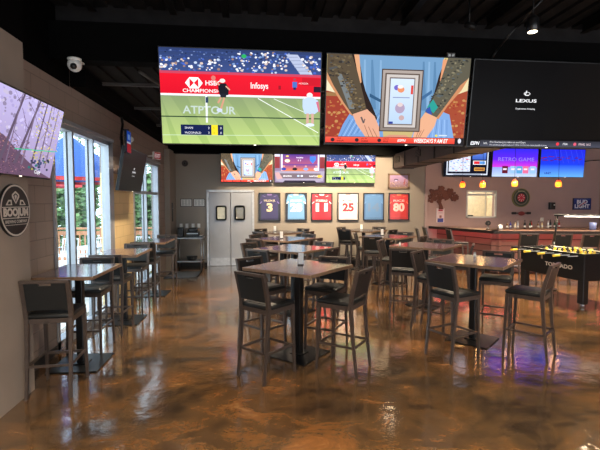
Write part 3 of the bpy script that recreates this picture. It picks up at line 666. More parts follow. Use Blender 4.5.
tabs = [('T1', .49, 4.865, 41, 'nearest square high table in the centre column, number card on top'),
        ('T2', .60, 6.82, 43, 'second square high table of the centre column, directly behind the nearest one'),
        ('T3', .55, 8.63, 42, 'third square high table of the centre column from the front, white card on it'),
        ('T4', .62, 10.5, 45, 'farthest square high table of the centre column, nearest the jersey frames'),
        ('R1', 2.83, 5.16, 46, 'nearest square high table of the right column, with reddish glare on it'),
        ('R2', 2.95, 7.02, 44, 'second square high table of the right column, right behind the red glare one'),
        ('R3', 2.9, 8.98, 44, 'third square high table of the right column, white card near its left'),
        ('R4', 2.87, 11.0, 45, 'farthest square high table of the right column, below the red jerseys')]
for i, (n, x, y, a, lb) in enumerate(tabs):
    o = T0 if i == 0 else copy_tree(T0); o.location = (x, y, 0); o.rotation_euler = (0, 0, R(-a)); tag(o, lb, 'table', G1)
for i, (x, y, lb) in enumerate(((-1.975, 4.83, 'nearest narrow high table against the left wall, beside the near window'), (-2.03, 6.55, 'middle narrow high table along the left windows'), (-2.03, 8.42, 'farthest narrow high table along the left wall, by the block pier coloured as if warmly lit'))):
    o = L0 if i == 0 else copy_tree(L0); o.location = (x, y, 0); o.rotation_euler = (0, 0, 0); tag(o, lb, 'table', 'narrow high tables along the left windows')
GC = 'dark bar stools at the high tables'
names = {'T1': 'the nearest centre table', 'T2': 'the second centre table', 'T3': 'the third centre table', 'T4': 'the farthest centre table', 'R1': 'the nearest right-hand table', 'R2': 'the second right-hand table', 'R3': 'the third right-hand table', 'R4': 'the farthest right-hand table'}
special = {('T1', 'SW'): (-.074, 4.175, 45), ('T1', 'SE'): (1.126, 4.276, -53), ('T1', 'NE'): (.99, 5.30, 212), ('T1', 'NW'): (-.10, 5.36, 140),
           ('R1', 'SW'): (2.08, 4.55, 66), ('R1', 'SE'): (3.392, 4.416, -41), ('R1', 'NE'): (3.47, 5.66, 216), ('R1', 'NW'): (2.31, 5.80, 134),
           ('R2', 'SW'): (2.20, 6.08, 26), ('R2', 'NW'): (2.30, 7.58, 122), ('R2', 'SE'): (3.60, 6.62, -60), ('T2', 'NW'): (-.14, 7.35, 130), ('T2', 'SW'): (0.0, 6.24, 38),
           ('T2', 'SE'): (1.16, 6.35, -50), ('R3', 'SW'): (2.36, 8.36, 26), ('R3', 'NW'): (2.27, 9.45, 110), ('R4', 'SW'): (2.27, 10.7, 46), ('R4', 'NW'): (2.38, 11.62, 135), ('T4', 'NW'): (.1, 11.1, 140)}
tail = {'SW': 'near left side', 'SE': 'near right side', 'NE': 'far right side', 'NW': 'far left side'}
for n, x, y, a, lb in tabs:
    for q, az in (('SW', -135), ('SE', 135), ('NE', 45), ('NW', -45)):
        if (n, q) in special: cx, cy, f = special[n, q]
        else:
            rr_ = .84 + rnd.uniform(-.03, .04); cx, cy = x + rr_ * math.sin(R(az)), y + rr_ * math.cos(R(az)); f = az + 180 + rnd.uniform(-6, 6)
        chair(cx, cy, f, 'dark bar stool at %s, %s' % (names[n], tail[q]), GC)
GL = 'dark bar stools at the window tables'
for x, y, f, lb in ((-1.925, 3.97, -4, 'dark bar stool nearest the camera by the left wall, seen from behind'),
                    (-2.05, 5.56, 180, 'dark bar stool facing the viewer at the far side of the nearest window table'),
                    (-2.03, 5.80, 2, 'dark bar stool with its back to the viewer at the middle window table'),
                    (-2.05, 7.36, 180, 'dark bar stool facing the viewer behind the middle window table'),
                    (-2.02, 7.60, -2, 'dark bar stool with its back to the viewer at the farthest window table'),
                    (-1.95, 9.28, 178, 'dark bar stool facing the viewer behind the farthest window table')):
    chair(x, y, f, lb, GL)

# number cards on tables
def card(x, y, rz, label):
    r = empty('table_card', (x, y, 1.066), R(rz)); tag(r, label, 'table card', 'white cards standing on the tables')
    b = MB(); b.box((0, 0, .006), (.07, .05, .012), bev=.003); b.build('card_base', 'plastic', r)
    b = MB(); b.box((0, 0, .078), (.062, .008, .135), rx=R(-6)); b.build('card_sheet', 'paper', r)
card(.52, 4.93, -20, 'white number card in a black holder on the nearest centre table')
card(.50, 8.55, 10, 'white number card on the third centre table'); card(.45, 10.55, 0, 'white number card on the farthest centre table')
card(2.80, 9.1, 8, 'white number card on the third right-hand table'); card(2.82, 11.05, 0, 'white number card on the farthest right-hand table')
card(.55, 6.70, 12, 'white number card on the second centre table') if 0 else None
def shaker(x, y, label):
    r = empty('glass_shaker', (x, y, 1.066)); tag(r, label, 'shaker', 'small shakers on the right-hand tables')
    b = MB(); b.lathe([(.018, 0), (.02, .02), (.016, .05)]); b.build('jar', 'white', r); b = MB(); b.lathe([(.017, .05), (.017, .062), (.008, .068)]); b.build('cap', 'steel', r)
shaker(2.98, 5.42, 'small shaker standing on the nearest right-hand table'); shaker(2.45, 6.93, 'small shaker at the left corner of the second right-hand table')

# ------------------------------------------------------------------ double traffic door
r = empty('door_1', (-.745, YB, 0)); struct(r)
b = MB(); b.box((-.635, -.03, 1.07), (.06, .08, 2.14)); b.box((.635, -.03, 1.07), (.06, .08, 2.14)); b.box((0, -.03, 2.13), (1.33, .08, .07)); b.build('door_frame', 'door_trim', r)
for s in (-1, 1):
    lf = B('door_leaf', 'door', (s * .303, -.03, 1.045), (.59, .045, 2.07), r, bev=.004)
    B('kick_plate', 'door_trim', (s * .303, -.055, .12), (.57, .006, .22), lf)
    b = MB(); b.box((s * .26, -.058, 1.51), (.30, .012, .42), bev=.05); gk = b.build('window_gasket', 'plastic', lf)
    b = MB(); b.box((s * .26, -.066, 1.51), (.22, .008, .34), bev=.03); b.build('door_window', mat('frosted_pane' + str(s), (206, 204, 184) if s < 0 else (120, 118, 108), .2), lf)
    B('hinge', 'steel', (s * .595, -.06, 1.9), (.04, .02, .09), lf); B('hinge', 'steel', (s * .595, -.06, .2), (.04, .02, .09), lf)

# ------------------------------------------------------------------ framed jerseys
def jersey(x, body, num, name, numc, trim, bg, label, w=.62, h=.80, glare=None, sleeves=None):
    r = empty('jersey_frame', (x, YB - .03, 1.68)); tag(r, label, 'framed jersey', 'framed sports jerseys on the back wall')
    b = MB()
    for s in (-1, 1): b.box((s * (w / 2 - .012), 0, 0), (.028, .05, h)); b.box((0, 0, s * (h / 2 - .012)), (w, .05, .028))
    b.build('frame', 'plastic', r)
    p = Pic(w - .04, h - .04); p.rect(0, 0, 1, 1, bg)
    p.poly([(.1, .04), (.33, .0), (.40, .06), (.60, .06), (.67, 0), (.9, .04), (1, .28), (1, .40), (.90, .36), (.92, .97), (.08, .97), (.10, .36), (0, .40), (0, .28)], body)
    p.poly([(.36, .0), (.64, .0), (.60, .07), (.40, .07)], trim)
    for s in (0, 1): p.line(abs(s - .02), .38, abs(s - .12), .30, .03, trim)
    p.line(.30, .12, .16, .08, .015, trim); p.line(.7, .12, .84, .08, .015, trim)
    p.text(name, .5, .30, .075, numc if num != '25' else body and numc, .58, .02, 0, 'C'); p.text(num, .5, .66, .29, numc, .30 * len(num), .05, 0, 'C')
    if glare:
        for gx, gy, gr, gc in glare: p.ell(gx, gy, gr, gr, gc)
    p.rect(.08, .93, .92, .94, tuple(max(0, int(v * .7)) for v in body))
    p.build('jersey_print', 'print_gloss', r, y=-.005)
X = [.36, 1.125, 1.87, 2.65, 3.415, 4.18]
jersey(X[0], (44, 28, 78), '3', 'WILSON JR.', (216, 196, 150), (120, 90, 150), (24, 18, 34), 'framed dark purple jersey number 3, leftmost of the row')
jersey(X[1], (104, 152, 200), '28', 'JOHNSON', (206, 208, 210), (230, 225, 205), (28, 30, 40), 'framed light blue jersey number 28')
jersey(X[2], (176, 28, 40), '11', 'FITZGERALD', (238, 226, 220), (235, 220, 215), (150, 20, 32), 'framed red jersey number 11, third in the row')
jersey(X[3], (224, 218, 212), '25', 'MITCHELL', (150, 34, 44), (200, 150, 150), (206, 196, 192), 'framed white jersey with red number 25')
jersey(X[4], (78, 118, 164), '14', '', (92, 116, 148), (92, 130, 180), (66, 100, 146), 'framed blue jersey with faint number, second from the right')
jersey(X[5], (196, 42, 34), '80', 'RICE', (226, 190, 180), (226, 120, 70), (170, 34, 34), 'framed red orange jersey number 80, rightmost of the row')
r = empty('framed_picture', (4.17, YB - .03, 2.43)); tag(r, 'small brown framed stadium picture above the red orange jersey', 'picture')
b = MB()
for s in (-1, 1): b.box((s * .30, 0, 0), (.05, .04, .44)); b.box((0, 0, s * .2), (.65, .04, .05))
b.build('frame', 'edge', r)
p = Pic(.56, .36); p.rect(0, 0, 1, 1, (170, 140, 180), bot=(120, 90, 90)); p.crowd(0, .55, 1, 1, 60, [(120, 80, 70), (170, 120, 80), (80, 50, 60), (200, 170, 120)], .015, .04, .7); p.ell(.35, .4, .12, .1, (70, 50, 80)); p.ell(.35, .45, .08, .06, (190, 170, 210)); p.line(.78, .8, .84, .3, .08, (150, 70, 70)); p.build('picture_print', 'print_gloss', r, y=-.003)

# ------------------------------------------------------------------ back left corner: steel table etc.
r = empty('steel_table', (-1.83, 11.6, 0)); tag(r, 'small stainless steel work table with lower shelf in the back left corner', 'table')
B('tabletop', 'steel', (0, 0, .85), (.74, .55, .035), r, bev=.005); B('shelf', 'steel', (0, 0, .22), (.68, .5, .025), r)
for sx in (-1, 1):
    for sy in (-1, 1): b = MB(); b.cyl((sx * .33, sy * .23, 0), (sx * .33, sy * .23, .84), .02); b.build('leg', 'steel', r)
r = empty('receipt_printer', (-1.74, 11.58, .868)); tag(r, 'black appliance with grey band, biggest thing on the steel table', 'printer')
b = MB(); b.box((0, 0, .07), (.34, .28, .14), bev=.015); b.build('body', 'plastic', r); b = MB(); b.box((0, .02, .19), (.24, .22, .12), bev=.03); b.build('lid', 'plastic', r); B('band', 'steel', (0, -.145, .1), (.3, .01, .025), r)
r = empty('speaker_box', (-2.06, 11.55, .868)); tag(r, 'small black upright box at the left end of the steel table', 'speaker')
b = MB(); b.box((0, 0, .13), (.14, .16, .26), bev=.01); b.build('body', 'plastic', r); b = MB(); b.cyl((0, -.082, .15), (0, -.09, .15), .045, n=18); b.build('cone', 'rubber', r)
r = empty('black_tray', (-1.515, 11.5, .868)); tag(r, 'low black tray at the right end of the steel table', 'tray')
b = MB(); b.box((0, 0, .02), (.1, .3, .04), bev=.01); b.build('tray', 'plastic', r); B('papers', 'paper', (0, 0, .045), (.08, .2, .008), r)
r = empty('storage_tub', (-1.78, 11.58, .2335)); tag(r, 'dark tub on the lower shelf of the steel table', 'tub')
b = MB(); b.lathe([(.12, 0), (.15, .1), (.15, .11), (.12, .11)], n=20); b.build('tub', 'plastic', r)
r = empty('floor_mat', (-1.83, 10.55, 0)); tag(r, 'dark grey rubber floor mat in front of the steel table', 'mat')
b = MB(); b.box((0, 0, .008), (.78, .95, .014), bev=.005); b.build('mat', 'rubber', r); 
b = MB()
for s in (-1, 1): b.box((s * .37, 0, .014), (.04, .95, .008)); b.box((0, s * .455, .014), (.7, .04, .008))
b.build('border', 'black_steel', r)
for i, x in enumerate((-2.13, -1.97, -1.80, -1.64)):
    r = empty('wall_outlet', (x, YB, 1.15)); tag(r, ['leftmost', 'second from left', 'third from left', 'rightmost'][i] + ' of four white wall outlets above the steel table', 'outlet', 'white outlets above the steel table')
    B('cover_plate', 'white', (0, -.006, 0), (.08, .012, .12), r); b = MB(); b.box((0, -.013, .025), (.03, .004, .03)); b.box((0, -.013, -.025), (.03, .004, .03)); b.build('sockets', 'paper', r)
for i, x in enumerate((-1.98, -1.62)):
    r = empty('wall_notice', (x, YB, 1.8)); tag(r, ('left' if i == 0 else 'right') + ' of two small printed notices on the grey wall beside the double door', 'notice', 'printed notices beside the door')
    B('board', 'plastic', (0, -.006, 0), (.32, .012, .22), r)
    p = Pic(.29, .19); p.rect(0, 0, 1, 1, (214, 212, 206))
    for c in range(3):
        for k in range(7): p.rect(.07 + c * .32, .1 + k * .12, .07 + c * .32 + rnd.uniform(.14, .24), .15 + k * .12, (130, 128, 126))
    p.build('sheet', 'print', r, y=-.014)
r = empty('wall_sensor', (-2.0, YB, 2.9)); tag(r, 'small round grey sensor high on the wall above the notices', 'sensor')
b = MB(); b.cyl((0, 0, 0), (0, -.04, 0), .09, .07, 20); b.build('housing', 'duct', r); b = MB(); b.sph((0, -.045, 0), .035); b.build('lens', 'plastic', r)
r = empty('wall_intercom', (-2.255, 11.45, 1.55)); tag(r, 'tall slim black panel on the pilaster beside the far window', 'panel')
B('panel_body', 'plastic', (0, 0, 0), (.02, .1, .5), r); B('panel_button', 'steel', (.012, 0, .1), (.006, .03, .03), r)

# ------------------------------------------------------------------ left wall items
r = empty('wall_sign', (-2.155, 3.95, 1.745), R(90)); tag(r, 'round black and white brewery sign on the left wall under the forest television', 'sign')
b = MB(); b.cyl((0, .004, 0), (0, -.018, 0), .235, n=48); b.build('disc', 'plastic', r)
p = Pic(.47, .47); W_ = (206, 200, 190); K_ = (22, 20, 22)
p.ell(.5, .5, .488, .488, W_, 48); p.ell(.5, .5, .455, .455, K_, 48)
p.poly([(.5, .13), (.62, .2), (.62, .25), (.5, .38), (.38, .25), (.38, .2)], W_); p.poly([(.5, .17), (.58, .215), (.5, .345), (.42, .215)], K_); p.poly([(.5, .2), (.545, .225), (.5, .31), (.455, .225)], W_)
for s in (-1, 1):
    p.poly([(.5 + s * .14, .30), (.5 + s * .24, .30), (.5 + s * .33, .40), (.5 + s * .12, .40)], W_); p.poly([(.5 + s * .17, .33), (.5 + s * .23, .33), (.5 + s * .27, .385), (.5 + s * .17, .385)], K_)
p.rect(.06, .43, .94, .445, W_)
p.text('BOOJUM', .5, .60, .14, W_, .82, .06, 0, 'C'); p.rect(.07, .635, .93, .65, W_); p.text('BREWING COMPANY', .5, .735, .055, W_, .72, .02, 0, 'C'); p.rect(.14, .765, .86, .775, W_)
p.build('printed_face', 'print', r, y=-.019)
# dome camera under the beam
r = empty('security_camera', (-2.02, 4.98, 3.42)); tag(r, 'white dome security camera hanging under the beam near the left wall', 'camera'); r.scale = (.85, .85, .85)
B('mount_arm', 'white', (0, .13, .012), (.05, .26, .02), r)
b = MB(); b.lathe([(.055, -.04), (.085, -.02), (.085, 0)]); b.build('mount_ring', 'white', r)
b = MB(); b.sph((0, 0, -.08), .088, (1, 1, 1.05), 20); b.build('dome_body', 'white', r); b = MB(); b.sph((.012, -.062, -.115), .042, n=14); b.build('lens', 'plastic', r)
# cable drop and small projector / camera by the second side tv
r = empty('wall_speaker', (-2.3, 7.65, 2.93)); tag(r, 'small pale bullet camera on a hanging cable above the dark side television', 'camera')
b = MB(); b.cyl((0.02, 0, 0), (.14, -.12, -.03), .055, .05); b.build('body', 'white', r); b = MB(); b.tube([(-.06, 0, .5), (-.04, .03, .25), (-.05, -.03, .05), (-.04, 0, -.25), (0.02, 0, -.45)], .022); b.build('cable', 'black_steel', r); B('bracket', 'conduit', (-.04, 0, 0), (.08, .06, .06), r)
def neon(x, y, z, label, ry=0):
    r = empty('hanging_pennant', (x, y, z), R(90)); tag(r, label, 'pennant')
    p = Pic(.2, .32); p.rect(0, 0, 1, 1, (40, 84, 190)); p.rect(0, .55, 1, 1, (196, 40, 50)); p.rect(0, .5, 1, .58, (220, 225, 240)); p.rect(.2, .15, .8, .4, (120, 160, 230)); p.build('printed_face', 'screen_dim', r, y=-.02); B('backing', 'plastic', (0, 0, 0), (.21, .03, .33), r)
    B('hanger', 'black_steel', (0, .03, .18), (.02, .1, .02), r)
neon(-1.93, 6.55, 2.72, 'small blue and red lit beer sign at the top corner of the dark side television')
r = empty('exit_sign', (-2.2, 9.55, 2.84), R(60)); r.scale = (.7, 1, .8); tag(r, 'small red and white exit sign above the far window', 'sign')
B('housing', 'white', (0, 0, 0), (.3, .05, .2), r); p = Pic(.28, .18); p.rect(0, 0, 1, 1, (150, 34, 38)); p.text('EXIT', .5, .78, .56, (240, 210, 210), .86, .04, 0, 'C'); p.build('lettering', 'screen_dim', r, y=-.027); B('stem', 'white', (-.06, .1, .0), (.04, .2, .04), r)
b = MB(); b.tube([(-2.12, 2.9, 3.4), (-2.08, 3.1, 2.95), (-2.10, 3.35, 2.75), (-2.12, 3.42, 3.0), (-2.13, 3.5, 3.5), (-2.13, 3.5, 4.1)], .013); tag(b.build('loose_cable', 'plastic'), 'looped black cable above the forest television', 'cable')

# ------------------------------------------------------------------ ceiling fixtures
def spotlight(x, y, z, label, energy=0, lit=True, top=4.12, name='spotlight'):
    r = empty(name, (x, y, z)); tag(r, label, 'spotlight', 'black ceiling spotlights')
    b = MB(); b.lathe([(.05, 0), (.062, .01), (.058, .14), (.03, .17)], n=20); b.build('can', 'plastic', r)
    b = MB(); b.cyl((0, 0, -.002), (0, 0, .006), .046, n=20); b.build('lens', 'lens' if lit else 'plastic', r)
    b = MB(); b.cyl((0, 0, .16), (0, 0, top - z), .009); b.build('stem', 'black_steel', r)
    if energy:
        l = bpy.data.lights.new('lamp', 'SPOT'); l.energy = energy; l.spot_size = R(125); l.spot_blend = .8; l.color = (1, .80, .58); l.shadow_soft_size = .06
        lo = bpy.data.objects.new('lamp', l); C.objects.link(lo); lo.parent = r; lo.location = (0, 0, -.02)
spotlight(2.98, 4.33, 3.66, 'lit black ceiling spotlight in front of the dark car-logo television', 60)
k = 0
plc = ['behind and left of the viewer', 'straight behind the viewer', 'behind and right of the viewer', 'far right behind the viewer', 'overhead left of the viewer', 'overhead right of the viewer', 'far right beside the viewer']
for x, y in ((-1.2, -1.6), (1.4, -1.6), (4.2, -1.6), (7.6, -1.2), (-1.0, 1.2), (3.4, 1.4), (7.2, 1.8)):
    spotlight(x, y, 3.7, 'lit black ceiling spotlight ' + plc[k], 780); k += 1
plc = ['above the middle window table', 'above the second centre table', 'above the second right-hand table', 'above the gap between bar and tables', 'above the third centre table', 'above the third right-hand table', 'over the bar front', 'over the right end of the bar']
k = 0
for x, y in ((-1.3, 7.0), (.6, 6.6), (3.0, 6.7), (6.2, 7.0), (.6, 9.0), (3.0, 9.0), (6.2, 9.3), (9.0, 8.8)):
    spotlight(x, y, 3.3, 'lit black ceiling spotlight ' + plc[k], 1150 if x > 6 else 420, top=3.55); k += 1
# wall washers in front of the back televisions
for i, x in enumerate((.7, 1.95, 3.2)):
    r = empty('wall_washer', (x, 10.2, 3.45)); tag(r, ['left', 'middle', 'right'][i] + ' wall washing lamp hidden above, aimed at the jersey frames', 'spotlight', 'lamps washing the jersey wall')
    b = MB(); b.cyl((0, -.05, .02), (0, .06, -.06), .05, n=18); b.build('can', 'plastic', r); b = MB(); b.cyl((0, 0, 0), (0, 0, .09), .009); b.build('stem', 'black_steel', r)
    l = bpy.data.lights.new('lamp', 'SPOT'); l.energy = 440; l.spot_size = R(92); l.spot_blend = .6; l.color = (1, .80, .55); l.shadow_soft_size = .03
    lo = bpy.data.objects.new('lamp', l); C.objects.link(lo); lo.parent = r; lo.location = (0, .09, -.09); lo.rotation_euler = (R(52), 0, 0)
r = empty('junction_box', (2.44, 5.14, 3.66)); tag(r, 'grey twin socket box on the beam above the tattooed arms television', 'electrical box')
B('box', 'conduit', (0, 0, 0), (.11, .05, .07), r, bev=.006); b = MB(); b.box((-.025, -.028, 0), (.03, .006, .03)); b.box((.025, -.028, 0), (.03, .006, .03)); b.build('sockets', 'white', r)
r = empty('track_head', (2.46, 4.72, 3.86)); tag(r, 'unlit small black spotlight head on the ceiling right of the middle television', 'spotlight')
b = MB(); b.cyl((-.05, 0, .02), (.06, -.04, -.04), .035, n=16); b.build('can', 'black_steel', r); b = MB(); b.cyl((0, 0, 0), (0, 0, .355), .012); b.build('stem', 'black_steel', r)
b = MB(); b.tube([(3.0, 5.15, 3.66), (3.05, 5.12, 3.75), (3.15, 4.9, 3.95), (3.3, 4.6, 4.165)], .012); tag(b.build('loose_cable', 'plastic'), 'black cable running from the dark television up to the deck', 'cable')

# ------------------------------------------------------------------ bar
BC = Vector((5.87, 9.80)); BL = Vector((5.12, 11.97)); BR = Vector((XR - .02, 8.95))
r = empty('bar_counter', (0, 0, 0)); tag(r, 'long angled bar with dark edge and red lit plank front', 'bar')
def off(p, q, d):
    t = (q - p).normalized(); n = Vector((-t.y, t.x)); return n * d
def wall_seg(b, p, q, t, z0, z1):
    c = (p + q) / 2; L = (q - p).length; a = math.atan2(q.y - p.y, q.x - p.x)
    b.box((c.x, c.y, (z0 + z1) / 2), (L, t, z1 - z0), rz=a)
nL = off(BL, BC, 1); nR = off(BC, BR, 1)
if nL.x < 0: nL = -nL
if nR.y < 0: nR = -nR
b = MB(); wall_seg(b, BL + nL * .28, BC + nL * .28, .56, 1.055, 1.10); wall_seg(b, BC + nR * .28 - Vector((0, 0)), BR + nR * .28, .56, 1.055, 1.10); b.build('bar_top', 'bar_top', r)
b = MB(); wall_seg(b, BL - nL * .006, BC - nL * .006, .02, 1.03, 1.102); wall_seg(b, BC - nR * .006, BR - nR * .006, .02, 1.03, 1.102); b.build('bar_edge', 'bar_edge', r)
for p, q, n in ((BL, BC, nL), (BC, BR, nR)):
    a = math.atan2(q.y - p.y, q.x - p.x); c = (p + q) / 2 + n * .30; L = (q - p).length - .1
    o = B('bar_front', 'bar_front', (0, 0, 0), (L, .08, 1.04), r); o.location = (c.x, c.y, .53); o.rotation_euler = (0, 0, a)
    o = B('led_strip', 'led_red', (0, 0, 0), (L - .1, .015, .012), r); c2 = (p + q) / 2 + n * .06; o.location = (c2.x, c2.y, 1.046); o.rotation_euler = (0, 0, a)
    o = B('foot_rail', 'steel', (0, 0, 0), (L - .1, .04, .04), r); c3 = (p + q) / 2 + n * .12; o.location = (c3.x, c3.y, .2); o.rotation_euler = (0, 0, a)
    for s in (-.4, 0, .4):
        c4 = (p + q) / 2 + (q - p) * s + n * .19; o = B('rail_bracket', 'steel', (0, 0, 0), (.03, .16, .03), r); o.location = (c4.x, c4.y, .2); o.rotation_euler = (0, 0, a)
GB = 'dark bar stools along the bar'
for x, y, f, lb in ((6.11, 8.78, 10, 'black bar stool at the bar just left of the foosball light post, seen from behind'), (6.79, 8.60, 8, 'black bar stool at the bar behind the foosball table, seen from behind'), (7.36, 8.45, 5, 'black bar stool at the bar at the right edge of the picture'),
                    (4.3, 10.85, 104, 'dark bar stool at the back wall end of the bar, leftmost of the bar stools'), (4.72, 11.35, 100, 'dark bar stool at the short side of the bar, second from the left'), (5.0, 10.45, 98, 'dark bar stool at the short side of the bar, nearest the bar corner')):
    chair(x, y, f, lb, GB)
# back counter with bottles and things
r = empty('back_counter', (7.9, 11.68, 0)); tag(r, 'low back counter along the wall behind the bar', 'counter')
B('body', 'bar_edge', (0, .03, .5), (4.6, .52, 1.0), r); B('worktop', 'bar_top', (0, 0, 1.02), (4.7, .6, .04), r)
for k in range(6): d = B('cabinet_door', 'black_gloss', (-1.92 + k * .765, -.24, .5), (.74, .02, .9), r); B('handle', 'steel', (-1.65 + k * .765, -.265, .8), (.02, .03, .12), d)
bc = [((120, 80, 40), 'amber'), ((40, 70, 40), 'dark green'), ((190, 190, 200), 'clear'), ((60, 70, 160), 'blue'), ((160, 40, 36), 'red'), ((30, 30, 34), 'black'), ((220, 200, 160), 'cream')]
bots = []
def make_bottle(rgb, nm, tall=1):
    r = empty('liquor_bottle'); mm = mat(nm + '_bottle_glass', rgb, .15, var=.05, spec=.6)
    b = MB(); b.lathe([(.034, 0), (.037, .01), (.037, .15 * tall), (.03, .18 * tall), (.013, .21 * tall), (.012, .26 * tall)]); b.build('glass', mm, r)
    b = MB(); b.lathe([(.015, .26 * tall), (.015, .285 * tall)]); b.build('cap', 'plastic', r); b = MB(); b.lathe([(.0375, .04), (.0378, .045), (.0378, .11), (.0375, .115)]); b.build('bottle_label', 'paper', r)
    return r
protos = [make_bottle(c, n, 1 + .12 * (i % 3)) for i, (c, n) in enumerate(bc)]; usedb = [0] * len(bc)
pos = ['at the left end beside the hatch', 'next to the left end', 'third from the left', 'left of the small round sign', 'under the round sign on its left', 'directly under the round sign', 'just right of the round sign', 'in the middle of the counter', 'right of the middle', 'left of the dark wall box', 'below the dark wall box', 'right of the dark wall box', 'left of the blue beer sign', 'below the blue beer sign']
for k in range(14):
    i = (k * 3) % len(bc); o = protos[i] if not usedb[i] else copy_tree(protos[i]); usedb[i] = 1
    o.location = (7.35 + k * .13 + rnd.uniform(-.03, .03), 11.55 + rnd.uniform(-.05, .12), 1.04); o.scale = (.8, .8, .72); tag(o, '%s bottle on the back counter behind the bar, %s' % (bc[i][1], pos[k]), 'bottle', 'bottles on the back counter')
# things on the bar top
def sm(name, x, y, z, label, cat):
    r = empty(name, (x, y, z)); tag(r, label, cat); return r
r = sm('beer_cooler', 8.5, 9.75, 1.10, 'blue grey pitcher on the bar right of the light post', 'pitcher')
b = MB(); b.lathe([(.06, 0), (.075, .03), (.08, .2), (.07, .2), (.065, .04)]); b.build('jug', mat('blue_grey_jug', (84, 96, 140), .3), r); b = MB(); b.tube([(.08, 0, .17), (.13, 0, .15), (.13, 0, .06), (.075, 0, .04)], .01); b.build('handle', 'plastic', r)
r = sm('napkin_holder', 6.15, 9.98, 1.10, 'white napkin holder on the bar corner', 'napkin holder')
B('napkins', 'paper', (0, 0, .075), (.09, .05, .13), r); B('holder', 'steel', (0, 0, .03), (.11, .08, .06), r)
r = sm('menu_holder', 8.62, 9.75, 1.10, 'white menu card at the far right of the bar', 'menu card') if 0 else None
r = sm('desk_fan', 5.98, 10.25, 1.10, 'small black round fan near the bar corner', 'fan')
b = MB(); b.lathe([(.05, 0), (.05, .015), (.012, .03), (.012, .12)]); b.build('stand', 'plastic', r); b = MB(); b.cyl((0, -.02, .17), (0, .03, .17), .065, n=20); b.build('fan_head', 'plastic', r); b = MB(); b.cyl((0, -.024, .17), (0, -.02, .17), .02); b.build('hub', 'conduit', r)
# hatch frame
r = empty('window_3', ((hx0 + hx1) / 2, YB + .02, (hz0 + hz1) / 2)); struct(r); b = MB()
w_, h_ = hx1 - hx0, hz1 - hz0
for s in (-1, 1): b.box((s * w_ / 2, 0, 0), (.05, .06, h_ + .05)); b.box((0, 0, s * h_ / 2), (w_ + .05, .06, .05))
b.box((.2, .1, -.02), (.02, .02, h_)); b.box((0, .05, h_ / 2 - .1), (w_, .05, .05))
b.build('hatch_frame', 'white', r)
# kitchen behind the hatch
b = MB(); b.box((6.8, 13.8, 1.8), (2.4, .1, 2.4)); b.box((5.6, 13.0, 1.8), (.1, 1.6, 2.4)); b.box((8.0, 13.0, 1.8), (.1, 1.6, 2.4)); b.box((6.8, 13.0, 3.0), (2.4, 1.6, .1)); b.box((6.8, 13.0, .6), (2.4, 1.6, .1)); struct(b.build('wall_kitchen', 'cream_lit'))
B('serving_items', 'plastic', (6.45, YB + .1, 1.40), (.2, .08, .05)); tag(bpy.data.objects['serving_items'], 'low black tray on the sill of the serving hatch, left end', 'tray')
l = bpy.data.lights.new('kitchen_lamp', 'AREA'); l.energy = 34; l.size = .8; l.color = (1, .95, .82); lo = bpy.data.objects.new('kitchen_lamp', l); C.objects.link(lo); lo.location = (6.8, 12.9, 2.92)

# pendant lamps over the bar
D0 = None
for i, (x, y, z, lb) in enumerate(((5.62, 10.95, 2.30, 'leftmost amber glass pendant lamp over the bar'), (5.72, 10.1, 2.27, 'second amber glass pendant lamp from the left over the bar'), (6.42, 9.85, 2.29, 'third amber glass pendant lamp, left of the round sign'), (7.50, 9.72, 2.28, 'rightmost amber glass pendant lamp, above the foosball light'))):
    if D0 is None:
        r = D0 = empty('pendant_lamp'); b = MB(); b.lathe([(.055, -.08), (.07, -.05), (.072, .0), (.06, .04)], n=18); b.build('glass_shade', 'amber', r)
        b = MB(); b.lathe([(.06, .04), (.045, .075), (.02, .09)], n=18); b.build('shade_neck', 'amber_top', r); b = MB(); b.cyl((0, 0, .09), (0, 0, 1.25), .004, n=6); b.build('cord', 'black_steel', r); b = MB(); b.cyl((0, 0, .085), (0, 0, .12), .018); b.build('socket', 'plastic', r)
        l = bpy.data.lights.new('bulb', 'POINT'); l.energy = 5; l.color = (1, .55, .2); l.shadow_soft_size = .07; lo = bpy.data.objects.new('bulb', l); C.objects.link(lo); lo.parent = r; lo.location = (0, 0, -.14)
    else: r = copy_tree(D0)
    r.location = (x, y, z); tag(r, lb, 'pendant lamp', 'amber pendant lamps over the bar')

# bar wall things
r = empty('bonsai_wall_art', (5.50, YB, 1.97)); r.scale = (1.22, 1, 1.12); tag(r, 'rust brown cut metal bonsai tree on the mauve wall', 'wall art')
b = MB(); rr = random.Random(3)
for cx, cz, n, sx, sz in ((-.22, -.03, 24, .17, .09), (-.05, .13, 26, .2, .08), (.18, .12, 22, .16, .08), (.1, .02, 20, .2, .08), (-.2, .12, 12, .1, .06), (.33, -.03, 12, .1, .07), (.0, .23, 10, .12, .05)):
    for _ in range(n): px, pz = cx + rr.gauss(0, sx * .5), cz + rr.gauss(0, sz * .5); q = rr.uniform(.025, .05); b.cyl((px, -.03 - rr.uniform(0, .02), pz), (px, -.012, pz), q, n=7)
b.build('foliage', 'rust', r)
b = MB(); b.prism([(-.07, -.33), (.06, -.33), (.02, -.22), (-.02, -.12), (.06, .0), (.02, .05), (-.08, -.02), (-.1, -.14), (-.06, -.24)], -.026, -.014); b.prism([(-.05, -.1), (-.2, -.02), (-.2, .02), (-.03, -.05)], -.026, -.014); b.build('trunk', 'rust', r)
r = empty('wall_poster', (5.48, YB, 1.42)); tag(r, 'small pink and blue printed notice below the metal bonsai', 'poster')
